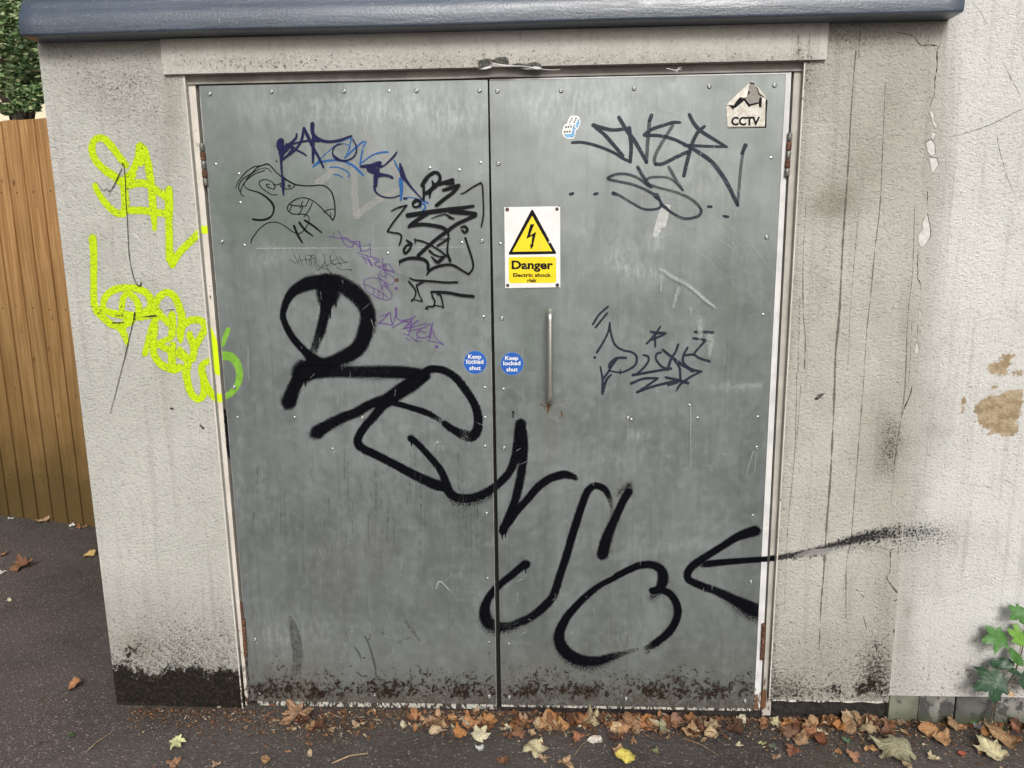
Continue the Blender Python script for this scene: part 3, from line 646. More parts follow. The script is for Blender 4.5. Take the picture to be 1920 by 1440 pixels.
# ------------------------------------------------------------------ graffiti
def multi(name, txt, tr, mat, targets, w=None, d=1.0, label=None, **kw):
    st = txt if isinstance(txt, list) else parse(txt, tr, w, d)
    gap = kw.pop('gap', None)
    for parent, Y, l, r, mt in targets:
        for s_ in (cluster(st, gap) if gap else [st]): paint_on(name, s_, mt or mat, parent, Y, l, r, label, **kw)
LL = [(leafL, 0.0, None, None, None)]; RR = [(leafR, 0.0, None, None, None)]
ID = (0, 0, 1)
BIG = '''612,527,27 575,533,24 545,552,16 531,585,11 534,605,11 548,632,12 572,659,14 590,676,20 610,683,24 640,672,25 674,648,26 689,600,27,.92 684,572,28,.86 668,553,29,.84 655,543,30,.86 632,530,28,.92 612,527,26
| 612,538,36 615,552,42 614,562,34
| 614,560,22 609,585,18 605,605,18,.95 598,630,17,.8 590,652,15,.55 583,668,13,.42
| 588,672,18,.8 575,690,20,.95 562,706,22 552,725,23 541,755,26
| 568,697,40 590,692,30 612,688,24
| 570,699,26 610,697,22,.92 660,697,21,.85 710,697,22,.86 750,698,22,.92 785,701,20
| 800,706,14 775,718,26 750,734,26 726,750,25 697,757,16 667,774,17,.95 640,784,18,.9 614,798,20,.92 594,811,25,.95
| 797,700,16 778,714,22 760,728,22 738,744,20 718,760,17 700,782,15 684,800,14 673,818,14 671,830,15 680,841,15 705,853,14 742,872,14 780,892,16 817,909,18 840,914,15
| 770,822,13 782,831,11 802,852,11 825,880,12 835,902,14 842,922,16 855,932,15 875,935,15 900,929,15,.95 925,915,14,.92 942,900,14,.92 955,885,14,.95 966,860,16 972,832,19 975,812,20 976,795,19
| 978,810,19 981,840,17 979,875,15 974,905,15 966,938,14 955,965,13 943,996,15
| 720,752,12 737,755,11,.9 765,763,10 795,772,11 812,780,10,.8 825,788,9,.5 833,794,8,.35
| 833,794,11 850,806,13 872,816,17 885,818,18 895,805,17 896,780,15 888,755,14 872,730,14 856,710,14 838,697,13 820,692,13 803,694,14 788,706,14
| 944,990,14 957,975,13 970,957,13 990,935,13 1010,912,14 1032,897,14 1055,890,15 1070,892,12,.95 1080,897,9,.7
| 1148,968,6,.3 1146,945,9,.45 1139,925,11,.85 1130,915,12 1115,911,12 1102,921,13 1092,945,13 1082,975,14 1072,1007,14 1062,1042,14 1050,1078,14 1037,1117,14 1015,1142,15 992,1159,15,.85 972,1167,14,.75 955,1173,14,.6 930,1174,18,.7 915,1165,22,.85 909,1150,20,.95 912,1130,15 924,1110,13 942,1092,12 960,1078,13 975,1065,13 986,1058,16
| 1181,912,10,.35 1179,922,15 1171,934,14 1160,957,14 1150,980,15 1141,1000,18 1134,1022,20 1130,1040,20
| 1155,1079,9 1180,1068,12 1200,1060,13 1222,1059,14 1238,1067,16 1243,1080,19 1242,1092,19 1236,1104,16 1224,1109,12,.9
| 1222,1107,11 1240,1107,12 1254,1112,13 1265,1125,13 1271,1145,14 1266,1167,14 1252,1187,14,.92 1230,1205,13,.88 1212,1215,10,.5
| 1182,1069,8 1165,1077,9 1145,1087,10 1123,1099,10 1100,1117,12 1077,1140,13 1060,1162,15 1049,1187,18 1051,1208,20 1066,1226,20,.97 1090,1237,18,.88 1120,1239,17,.8 1145,1232,14,.68 1167,1226,10,.5 1195,1217,6,.3
| 1417,995,18 1400,1000,17 1380,1008,14 1350,1027,12 1320,1046,13 1300,1060,14 1290,1073,14 1290,1085,13 1300,1092,13 1322,1101,14,.92 1347,1110,15,.82 1380,1126,18,.78 1405,1138,22,.9 1422,1145,24,.8
| 1315,1060,10,.45 1330,1057,12 1360,1054,11 1397,1051,10 1425,1049,10 1455,1046,11,.95
| 619,575,3.5 619,590,3 619,597,2 | 630,565,3 630,575,2.5 | 941,998,3 942,1010,2 | 948,996,3 948,1007,2 | 985,1060,3 986,1074,2 | 572,716,3 573,724,2 | 771,828,3 772,836,2'''
multi('spray_tag', BIG, ID, P_BLACK, [(leafL, 0.0, None, 'l1', None), (leafR, 0.0, 'r0', 'r1', None)], label='big looping black spray-painted lettering', widen=1.36, gap=3)
BAR = '1397,1051,10 1425,1049,10 1455,1046,11 1490,1040,13,.8 1527,1032,14,.7 1560,1024,17,.75 1602,1012,22,.8 1652,1002,30,.62 1690,998,36,.42 1740,997,38,.32 1780,1000,38,.15 | 1480,1046,10,.4 1540,1040,12,.3 | 1600,1024,34,.22 1680,1012,46,.2 1750,1008,50,.12'
multi('spray_line', BAR, ID, P_BLACK, [([o for o in leafR.children if o.name.startswith('white_leaf_edge')][0], .0015, 'r1', 's1', None), (jr, JY, 'kg', 'kj', None)], widen=1.2)
multi('spray_line', BAR, ID, P_BLACKW, [(pierR, WY, 'kj', 'mw', None)], label='fading black spray line on the wall', widen=1.2)

T1, T2, T3, T4, T5, T9, T10, T11, T12, T13, T7, T8, T6 = (430, 220, 8), (600, 230, 8), (430, 300, 8), (700, 310, 8), (700, 440, 8), (1050, 190, 4.8), (1090, 560, 6), (140, 240, 6), (140, 430, 6), (160, 560, 6), (600, 420, 8), (620, 500, 8), (480, 360, 4)
ghost = parse('640,130,80 720,250,105 850,400,110 1000,540,100 1150,720,90 1210,820,80 | 330,640,60 200,720,90 50,850,120 -30,900,120 | 500,640,110 515,900,112 525,1200,112 555,1390,120 | 555,1390,120 700,1270,110 900,1140,100 1100,1040,90 1190,990,60', T2, None, .8)
paint_on('ghost_mark', ghost, P_GHOST, leafL, 0.0, label='pale beige wiped-off V-shaped mark', off=.0006)
blue = parse('1830,300,12 1650,380,14 1520,480,14 1380,610,16 1260,740,26 | 1260,740,26 1350,680,30 1480,650,35 1620,645,30 1750,670,34 1850,730,30 1920,780,34 | 1830,310,22 1810,420,16 1800,480,15 | 1700,395,12 1780,410,14 1800,460,20 1770,530,15 1740,605,15 | 1740,605,20 1830,520,18 1920,440,22 | 1510,750,20 1620,750,20 1730,790,20 1800,850,20 1790,890,20 | 1570,855,20 1640,870,20 1700,900,14 | 1840,310,18 1890,400,18 1920,440,18', T1, None, .8)
blue += parse('370,530,20 450,450,22 560,350,25 650,285,25 690,285,20 | 690,290,20 660,340,24 630,450,26 600,620,24 | 600,620,22 680,560,20 780,490,24 900,450,26 1010,440,32 | 410,600,30 500,645,32 580,720,34 650,790,26 | 1110,560,18 1150,650,26 1200,740,30 | 1210,840,55 1215,920,60 1222,1010,50 1215,1100,36 1210,1160,28 | 1260,1135,24 1340,1120,16 1450,1140,16 1560,1180,28 1620,1210,28 | 1510,1280,26 1510,1230,26 1560,1220,30 1580,1280,30 1540,1310,22', T2, None, .85)
paint_on('marker_tag', blue, P_BLUE, leafL, 0.0, label='light blue marker strokes', widen=1.15)
navy = parse('770,360,110 760,400,120 775,450,130 800,500,120 | 780,520,100 780,570,75 780,620,55 775,680,38 | 780,700,36 780,760,32 788,850,26 800,910,44 805,1000,58 805,1070,46 808,1120,32 812,1165,22 | 880,430,90 840,480,100 | 900,400,40 950,360,36 1000,300,34 1008,245,30 | 860,410,60 930,440,60 980,460,30 | 940,500,60 880,560,36 800,635,28 | 930,405,26 1030,375,26 1180,350,34 1340,352,40 | 790,630,18 900,560,26 1000,470,30 1080,340,40 1118,160,44 | 1120,160,46 1180,290,58 1260,460,46 1340,600,44 1410,750,30 | 1010,490,34 1090,530,32 1150,570,24 | 1245,95,66 1243,200,60 1260,260,60 1290,300,74 1400,350,48 1520,362,42 1650,340,38 1780,292,30 1835,275,24 | 1260,280,50 1255,400,50 1255,550,46 1250,680,34 | 1700,395,12 1620,410,18 1560,460,24 1545,530,24 1580,600,36 1660,640,32 1750,645,26 1840,610,22 1895,540,22 1905,440,20 1850,330,18 | 1575,590,44 1640,630,44 | 685,430,16 686,432,16 | 703,640,14 705,668,16', T1)
navy += parse('610,655,44 700,650,60 780,650,80 850,620,80 900,600,56 | 740,700,90 820,720,110 860,720,80 | 880,660,60 960,640,18 1050,560,28 1110,500,34 1150,440,20 | 840,790,80 832,870,72 832,940,58 | 880,780,80 960,785,46 1040,800,46 1085,825,44 | 815,950,44 830,1030,30 900,1090,24 1000,1120,20 1100,1120,18 1190,1090,18 | 1200,620,36 1220,700,64 1245,800,84 1300,880,50 1370,970,36 1450,1060,26 1530,1145,20 | 1260,1135,34 1300,1135,26', T2)
paint_on('marker_tag', navy, P_NAVY, leafL, 0.0, label='dark navy marker lettering with a long drip', off=.0030, jit=.05)
doodle = parse('90,430,8 130,330,14 230,200,16 350,110,16 480,80,14 | 160,470,14 140,440,16 150,360,16 220,270,16 330,200,16 420,110,18 500,80,20 560,60,22 610,80,22 700,180,18 780,250,20 | 220,545,12 172,510,14 170,460,14 200,380,16 270,290,16 380,210,16 530,155,14 | 250,290,12 330,210,14 430,145,14 520,120,12 590,135,12 625,185,12 | 220,360,8 240,410,14 310,450,18 420,480,22 530,540,30 620,620,36 665,700,34 660,780,26 620,850,30 540,890,34 450,900,34 355,890,34 | 715,520,12 640,520,14 550,470,14 460,390,14 450,330,14 490,300,14 560,295,14 640,330,14 685,390,16 670,430,18 650,440,14 | 630,425,16 580,410,18 555,380,16 570,360,16 605,370,12 | 660,365,12 720,370,12 770,345,12 | 770,400,14 760,360,12 | 830,430,14 890,435,14 950,415,14 985,370,14 | 890,375,14 880,395,14 900,405,14 920,390,14 900,375,14 | 810,270,44 860,300,28 930,340,24 1000,370,22 1130,385,19 1260,385,19 1360,375,19 1450,400,20 1530,480,22 1570,600,22 1585,740,20 1580,840,20 1550,905,20 | 1550,905,20 1500,840,18 1420,760,16 1330,670,16 1250,610,16 1150,570,16 1050,570,16 960,610,16 890,670,16 870,730,16 900,780,16 960,810,16 1060,810,15 1150,820,15 1195,870,13 1190,930,13 1150,1010,13 1090,1080,13 1040,1100,13 960,1080,14 860,1010,14 760,950,14 660,930,14 560,950,14 460,1020,14 380,1120,15 330,1200,16 325,1250,16 | 900,665,15 1000,685,16 1150,690,15 | 940,670,12 900,770,12 | 1100,620,13 1060,720,13 | 1100,700,13 1070,770,13 1035,825,13 | 1190,600,13 1145,690,13 | 1245,635,14 1200,740,13 1120,850,13 | 1420,790,15 1470,750,14 1540,735,12 1580,740,12 | 1515,790,13 1525,860,11 | 970,990,38 1010,1090,36 1050,1170,34 1095,1240,24 | 1050,940,38 1100,1010,36 1170,1080,32 1250,1135,20 | 1130,905,34 1220,960,34 1300,1020,32 1385,1090,18', T3)
paint_on('marker_doodle', doodle, P_INK, leafL, 0.0, label='thin black marker drawing of a long-beaked head', off=.0012)
inkt = parse('725,300,52 770,230,70 830,155,56 920,105,56 980,130,56 1000,200,52 960,280,62 880,350,64 790,420,56 | 752,300,46 757,400,46 752,520,36 | 882,230,26 900,300,50 852,400,50 845,490,20 | 930,290,60 1050,260,62 1190,215,60 | 1050,370,50 1150,340,62 1280,300,60 | 1100,270,60 1200,265,50 | 1270,320,50 1200,400,56 1080,490,60 945,600,58 | 1310,425,16 1370,405,22 1480,330,24 1610,260,26 | 1610,260,26 1635,300,28 1645,450,26 1652,700,26 1642,800,26 1620,920,24 | 640,520,60 592,570,40 610,622,30 680,610,40 705,550,46 650,520,56 | 268,682,18 380,630,26 500,597,26 | 500,597,26 420,700,26 300,850,28 208,990,28 | 208,990,26 300,1010,26 380,1020,28 420,1060,30 410,1130,28 385,1200,20 | 515,750,75 800,705,75 1150,660,72 1500,610,46 | 1150,690,70 1300,700,80 1530,725,66 | 800,730,60 700,790,60 590,870,70 535,920,52 | 560,900,65 750,885,60 950,910,60 1050,940,60 1110,985,58 | 1530,745,66 1400,810,56 1250,880,56 1100,990,60 950,1100,56 800,1230,56 672,1350,56 | 870,795,14 960,760,18 1080,735,22 1150,780,50 1212,802,22 | 1110,980,50 1125,1050,32 1120,1150,27 1110,1300,32 1150,1430,50 | 1310,930,26 1370,915,46 1410,965,46 1370,1008,42 1330,970,35', T4)
inkt += parse('1380,50,36 1430,200,34 1490,400,34 1490,510,32 1430,592,30 | 1430,592,30 1340,540,32 1200,460,42 1090,450,42 950,480,46 850,530,46 800,600,24 | 820,520,50 815,430,52 750,370,56 620,350,56 500,360,50 400,400,46 | 395,400,20 392,460,10 | 500,85,36 570,135,44 | 570,140,34 500,160,34 455,230,40 480,280,38 540,220,36 572,150,30 | 620,65,26 630,130,16 | 620,75,26 740,100,30 850,150,30 1000,240,30 1100,320,30 | 1000,75,12 1080,60,14 1160,60,14 | 1110,70,30 960,165,34 | 840,240,40 900,290,36 980,325,26 1060,330,34 | 870,330,20 930,390,48 970,410,56 1060,330,46 | 545,650,24 620,680,30 750,690,34 900,700,34 1080,715,34 1260,712,34 | 530,700,28 570,750,34 620,810,28 635,880,24 610,950,22 575,990,34 | 760,700,30 650,755,30 | 645,760,24 680,880,24 735,1000,20 | 735,1000,20 620,975,18 | 865,855,30 1000,860,46 1150,875,50 1300,905,50 1500,925,48 | 870,860,25 890,940,30 920,990,28 910,1060,30 880,1080,26 820,1075,26 785,1105,30 820,1115,20 | 900,1060,18 1000,1070,18 1050,1090,18 | 970,890,48 1000,900,30 1030,980,26 1050,1090,26', T5)
paint_on('marker_tag', inkt, P_INK, leafL, 0.0, label='tall column of bold black marker symbols', off=.0055)
pen = parse('285,465 315,535 320,500 | 250,505 300,538 | 320,465 345,545 | 335,515 380,505 | 365,475 385,545 | 380,470 420,480 390,510 370,500 | 400,555 405,500 430,472 444,480 436,540 470,590 | 420,560 415,510 445,490 455,520 | 440,520 480,570 | 505,465 515,520 490,560 470,585 | 490,560 550,545 | 515,520 545,590 | 550,480 570,530 600,550 | 560,470 560,520 600,500 | 555,530 580,540 690,525 | 600,480 640,560 | 620,480 660,520 690,525 | 600,560 640,580 690,580 720,590 705,580 | 485,565 540,585 570,615', T6, 5, .85)
paint_on('pen_scrawl', pen, P_PENCIL, leafL, 0.0, label='fine grey pen scrawl', off=.0012)
pur = parse('140,185 260,210 400,230 460,262 580,262 | 270,100 330,200 370,300 440,345 490,340 | 300,215 400,205 450,260 560,300 | 490,330 500,290 540,300 580,340 | 590,262,20 602,350,26 610,410,18 | 610,410,13 700,400 750,370 | 560,430,13 650,460 760,490,16 860,520 900,570 | 620,480,13 720,540,20 780,630 | 700,480,13 760,570 790,630 | 800,520,13 870,570,20 820,580 830,620 | 940,520,22,.5 935,600,30,.5 950,660,30,.5 | 750,300,12 755,380 760,500 | 650,510,13 710,600 | 830,620,13 960,680 1120,730 | 880,640,13 960,620 1030,600 1120,730 | 900,650,13 960,690 1050,690 1120,730 | 900,700,13 920,770 960,790 | 970,620,60,.35 980,700,60,.35 985,800,44,.35 | 870,745,13 900,850 930,990 | 1020,740,13 1100,800 1112,870 1070,915 1010,880 | 930,980,13 960,900 1040,960 | 660,850,13 700,820 790,805 880,820 960,860 1030,930 | 660,850,13 655,900 700,1000 800,1070 900,1120 1000,1140 1060,1120 1080,1070 1040,1000 970,930 | 665,905,13 800,960 900,1010 1020,1100 | 810,960,13 800,1060 | 880,1000,13 865,1110 | 955,1030,13 940,1130 | 1138,960,46 1150,968,40 | 960,860,13 1000,960 1030,970 | 200,110,10,.5 200,190 | 580,350,10,.6 640,330 760,300', T7, 14, .8)
pur += parse('720,850 800,780 890,680 | 750,740 830,720 870,690 | 890,680 900,760 920,860 | 720,850 830,855 920,880 | 975,620,30 985,740,24 | 920,880,15 960,780 980,700 | 985,760,14 1030,800 1120,800 1190,780 1270,740 | 930,910,14 1020,860 1110,820 1170,820 | 1060,830,14 1110,820 1170,830 1090,930 | 1080,930,14 1150,900 1210,780 | 1120,930,14 1200,900,20 1250,850 1310,805 | 1210,920,14 1280,890 1440,850 | 1150,960,14 1280,940 1400,910 1500,850 | 1170,1020,18 1185,960 1215,780 | 1340,940,16 1290,1000 1310,1050 1400,1065 1470,1040 | 1320,960,14 1430,990 | 1525,850,20 1500,980,30 1485,1080,20 | 1530,950,14 1570,1060 1690,1165 | 1460,1110,14 1580,1130 1690,1165,18 | 1090,1000,14 1200,1050 1290,1120 | 1120,1060,13 1200,1110 | 1300,1060,13 1290,1110 1350,1115 | 1585,1195,44 1600,1205,38', T8, 15, .85)
paint_on('pen_tag', pur, P_PURPLE, leafL, 0.0, label='two thin purple pen scribbles', off=.0012)
sl = parse('110,372,28 200,370,30 330,400,32 480,460,32 560,510,32 632,545,30 | 632,545,36 640,400,38 622,240,42 | 300,215,42 380,240,42 480,258,34 600,245,34 | 320,240,28 400,300,38 480,390,40 565,490,36 | 530,145,38 600,260,40 680,370,42 780,548,34 | 825,125,36 808,170,38 | 805,175,36,.62 795,300,36,.6 776,548,36,.66 | 1080,190,26 1020,190,36 950,210,32 830,250,36 760,300,36 | 760,305,34 900,310,32 1020,340,34 1120,385,34 | 1015,215,32,.6 950,320,34,.55 880,440,34,.6 850,520,34,.6 858,560,34,.7 | 860,567,34 930,560,36 1050,500,38 1150,455,36 | 1165,120,36 1200,190,38 1260,260,40 1350,320,36 1500,410,26 | 1500,408,26 1350,405,28 1120,395,32 | 1300,225,30 1240,280,36 1190,380,38 1150,520,38 1115,670,36 | 1120,385,30 1250,460,40 1380,560,42 1500,730,42 1600,935,34 | 1670,395,42 1638,470,30 | 1650,455,30,.5 1625,620,30,.5 1600,930,28,.55', T9)
sl += parse('700,592,34,.8 750,680,36,.8 820,775,28,.7 | 800,765,26,.7 700,690,28,.7 600,655,28,.7 500,658,28,.75 430,695,28,.9 520,720,28,.7 640,745,28,.7 760,790,28,.75 860,850,32,.85 912,920,30,.8 880,965,26,.8 760,970,26,.8 640,910,26,.65 540,850,26,.7 480,828,40,1 | 980,592,32,.62 1040,700,32,.6 1105,800,26,.6 | 1105,800,18,.6 1000,700,22,.6 900,680,24,.65 800,690,26,.7 772,735,34,.75 900,780,26,.6 1050,820,28,.6 1180,880,30,.6 1268,970,30,.85 1240,1035,30,.8 1120,1055,30,.75 1020,1010,28,.8 920,940,26,.85 | 865,850,56 882,868,46 | 92,836,28 116,829,28 | 312,835,28 336,829,28 | 1333,948,26 1362,948,26 | 1475,1032,26 1512,1039,26', T9)
paint_on('marker_tag', sl, P_SLATE, leafR, 0.0, label='wide slate-black marker lettering in two rows')
sm = parse('130,290,26 200,180,26 300,90,26 | 160,325,26 220,250,26 290,165,26 | 175,605,30 240,500,28 300,380,26 320,270,22 | 320,280,24 335,400,28 380,520,28 470,580,28 560,600,28 620,650,30 610,740,30 530,800,28 440,830,26 330,815,22 | 150,660,34 152,662,34 | 500,665,34 400,670,34 330,720,34 312,770,34 | 400,680,26 340,760,30 300,830,30 245,900,34 | 215,770,24 235,880,26 240,1000,34 238,1070,30 | 335,855,26 280,920,34 245,1040,34 | 438,800,18 440,850,12 | 700,635,26 750,650,28 755,700,28 700,780,28 620,850,30 | 580,860,36 750,830,34 1010,785,34 | 895,605,28 850,620,28 840,680,28 900,760,28 970,790,30 | 1090,515,28 1060,600,28 1010,680,30 970,800,34 | 915,575,34 1010,650,38 1130,740,40 1250,800,40 1355,820,24 | 1050,690,34 1105,780,30 1115,920,28 | 1195,550,28 1150,640,30 1150,720,32 1250,820,34 | 1150,640,30 1260,630,28 1330,670,30 1440,705,34 | 1380,490,26 1290,590,28 1270,620,28 | 1280,375,34 1380,375,36 1480,380,32 | 1262,445,30 1330,455,34 1450,480,34 | 1350,820,26 1230,880,28 1120,960,28 1070,1035,24 | 560,955,36 700,900,32 860,895,30 | 850,905,26 740,980,30 630,1055,32 | 630,1050,34 800,990,32 960,950,34 1080,930,34 | 950,885,30 1100,920,40 1200,950,36 | 980,970,30 1080,940,34 | 780,370,26 850,385,42 950,385,26 | 890,310,20 840,390,28 790,450,30 735,505,26 | 830,380,28 832,540,24 | 940,400,24 800,460,30', T10)
paint_on('marker_tag', sm, P_SLATE, leafR, 0.0, label='smaller dark marker lettering with a star above it')

YA = parse('580,420,75 500,320,78 400,190,80 310,110,76 225,140,80 192,240,80 240,370,80 350,480,85 460,555,85 545,640,85 565,750,90 570,880,90 540,960,88 460,950,80 370,870,75 290,770,65 240,680,62 228,645,60 | 735,205,95 720,300,80 680,420,80 630,540,80 | 780,230,70 820,380,80 850,560,85 870,750,88 880,900,85 893,1020,75 898,1140,45 | 600,640,90 780,620,85 900,690,85 1050,790,80 | 735,290,110 745,380,100 | 1060,690,85 1060,900,100 1060,1100,78 1065,1480,80 | 620,925,85 800,930,85 1050,970,85 | 640,520,110 600,600,110 | 590,560,110 570,640,90', T11)
YA += parse('1065,0,80 1066,200,80 1085,330,85 1100,400,78 | 1095,390,74 1200,240,78 1350,90,80 1410,30,85', T12)
YB = parse('200,100,88 215,300,76 213,600,74 215,800,76 235,890,80 300,920,60 | 250,930,70 400,1060,80 500,1100,80 560,1190,76 590,1290,40 | 315,890,60 340,770,72 430,690,80 540,660,80 700,670,80 820,730,80 862,840,85 830,910,90 740,950,80 | 530,890,66 545,770,66 600,725,66 670,770,72 715,850,76 720,940,76 | 520,950,80 720,980,90 900,950,80 | 340,915,66 450,950,80 560,970,90 640,1020,90 540,1080,85 | 900,900,85 930,790,80 1030,710,78 1120,760,80 1180,880,85 1210,1020,88 1190,1160,90 1190,1260,50 | 1090,960,80 1100,1060,80 1090,1200,80 | 950,930,85 880,1080,76 830,1240,66 790,1400,66 | 960,960,66 1060,1060,80 | 1210,1080,85 1320,1020,80 1430,1035,80 1465,1110,76 1400,1240,76 1340,1360,76 | 1290,1180,74 1340,1330,76 | 900,1100,80 885,1250,76 890,1400,76', T12)
YB += parse('765,500,76 770,620,76 830,720,80 920,775,80 1000,800,85 1070,770,80 | 960,440,62 820,505,66 | 830,520,66 900,560,72 1040,620,76 1150,700,80 1135,840,86 1160,980,80 1200,1080,80 1270,1130,74 1330,1070,76 1330,900,80 1310,760,76 1400,690,60 | 980,520,84 970,640,80 985,780,84 | 1210,470,74 1220,560,80 1210,680,74 | 1300,800,70 1340,920,74 1400,1040,76 1470,1110,90 1560,1115,100 | 1060,560,50 1150,660,66', T13)
multi('highlighter_tag', YA, ID, P_YELL, [(pierL, WY, None, 'wj', None)], label='upper fluorescent yellow paint scrawl', widen=1.24)
multi('highlighter_tag', YB, ID, P_YELL, [(pierL, WY, None, 'wj', None)], label='lower fluorescent yellow looping scrawl', widen=1.26)
YJ = parse('1350,90,80 1400,20,88 1460,5,95 1530,5,95', T12)+parse('1395,330,50 1440,480,90 1480,640,110 1495,740,110 1500,815,100 | 1400,1040,76 1470,1110,100 1600,1115,110', T13)
multi('highlighter_patch', YJ, ID, P_YELLF, [(jl, JY, 'wj', 'jg', None)], gap=2)
GRN = parse('1605,350,62 1575,430,62 1545,530,40 | 1540,640,110 1640,655,105 1700,720,95 1730,800,84 1735,880,84 1710,970,80 1650,1050,76 1570,1110,66', T13, None, .85)
multi('green_paint_loop', GRN, ID, P_GREEN, [(leafL, 0.0, 'l0', None, None)], label='lime green paint loop at the hinge side')
TH = parse('540,400,22 541,415,18 | 530,455,9 505,510,10 480,570,18 450,630,11 415,690,16 385,715,11 355,682,10 320,705,7 270,640,5 225,600,4 | 555,420,11 570,600,11 575,800,11 590,1000,9 600,1200,7 610,1440,7', T11)+parse('597,20,7 605,200,8 625,370,9 660,530,12 700,620,14 738,636,18 748,592,12 | 675,940,20 670,1010,28 | 660,1030,12 560,1440,8', T12)+parse('480,520,9 280,1290,7', T13)
paint_on('marker_lines', TH, P_INKW, pierL, WY, label='thin black marker lines over the yellow paint', off=.0035)

# stains, drips, cracks on the right-hand wall
D1 = '1605,95,3 1600,150,3 1595,225,2.5 1591,300,3.5 1587,360,4 1580,460,4 1574,585,4.5 1567,660,4.5 1565,720,4.5 1562,795,4.5 1557,895,4.5 1551,970,4.5 1547,1032,4 1544,1080,3.5 1539,1142,3 1536,1215,2'
D2 = '1660,155,2,.7 1655,275,3,.9 1650,385,3 1640,472,3 1632,560,3 1625,622,3,.9 1619,720,2.6,.8 1610,832,3,.9 1602,932,3,.9 1596,1007,2.6,.8 1587,1060,5,.7 1586,1160,4,.5 | 1610,397,2,.6 1600,510,2,.6 1594,585,2,.6 1590,685,2,.5 | 1715,385,2.4,.8 1711,510,2.4,.8 1702,597,2.6,.8 1697,720,2.6,.8 1690,782,2.6,.9 1680,845,3,.9 1670,945,2,.6 | 1710,600,1.8,.5 1704,720,1.8,.5 | 1512,370,2.2,.7 1506,480,2.2,.8 1506,580,4,.8 1510,640,4,.8 1508,692,4.5,.9 | 1500,560,6,.4 1496,700,6,.4 | 1494,700,2.4,.7 1490,850,2.4,.7 1478,980,2.4,.6 1470,1150,2,.5 | 1502,720,2,.7 1492,850,2,.6 | 1497,60,5,.7 1496,108,4,.5 | 1518,62,4,.6 1517,112,3,.6 | 1614,40,4,.7 1612,70,3,.6 1610,110,3,.5 | 1855,1100,1.8,.6 1855,1240,1.8,.5 | 1893,1132,1.8,.8 1893,1165,1.6,.8'
paint_split('drip_stain', parse(D1, ID), P_DRIP, pierR, WY, 'kj', 'mw', 'long dark vertical drip line', off=.0005, jit=.45, widen=.95)
paint_split('drip_stain', parse(D2, ID), P_DRIP, pierR, WY, 'kj', 'mw', 'faint vertical drip line', off=.0005, jit=.4, widen=.72)
paint_split('drip_stain', parse('1497,64,4,.5 1496,112,3,.2 | 1518,62,3,.4 1517,112,3,.2', ID), P_DRIP, lint, LY, off=.0005)
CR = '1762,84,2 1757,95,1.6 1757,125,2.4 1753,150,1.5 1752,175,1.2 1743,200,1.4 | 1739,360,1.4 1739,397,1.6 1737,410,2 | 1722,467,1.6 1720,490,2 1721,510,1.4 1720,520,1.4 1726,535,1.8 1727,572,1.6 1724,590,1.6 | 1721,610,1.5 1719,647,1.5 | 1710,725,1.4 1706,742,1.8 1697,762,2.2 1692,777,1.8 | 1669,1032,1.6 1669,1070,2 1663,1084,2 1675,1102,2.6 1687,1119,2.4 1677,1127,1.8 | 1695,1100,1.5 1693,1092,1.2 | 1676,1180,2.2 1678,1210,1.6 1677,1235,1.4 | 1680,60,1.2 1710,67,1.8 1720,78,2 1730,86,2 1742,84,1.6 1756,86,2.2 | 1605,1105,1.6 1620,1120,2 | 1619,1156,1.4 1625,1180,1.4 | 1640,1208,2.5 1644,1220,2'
paint_split('wall_crack', parse(CR, ID), P_CRACK, pierR, WY, None, 'mw', 'jagged crack down the joint with the house wall', gap=-.5, off=.0008, jit=.5, step=1.2, widen=.95)  # cracks are flat ribbons with the recess shade painted in
# soot mark beside the frame, scratch marks on the pier
paint_split('black_mark', parse('1530,748,4 1537,743,8 1545,738,2', ID), P_CRACK, pierR, WY, off=.0008, jit=.3)
paint_split('black_mark', parse('321,766,5 325,767,3 | 375,797,3 381,803,5 | 373,787,2 | 297,775,1.5 | 288,873,1.5 | 1682,1058,4 1680,1053,2', ID), P_CRACK, pierL, WY, off=.0008, right='wj')
paint_split('wall_crack', parse('214,592,2 230,592,2.5 | 210,605,2 232,605,2.5 | 265,594,2 292,592,2.5 | 310,582,1.2 326,580,1.5 | 183,588,1.4 190,583,1.2 | 226,577,1.6 229,571,1.6', ID), P_CRACK, pierL, WY, off=.0042, jit=.3)
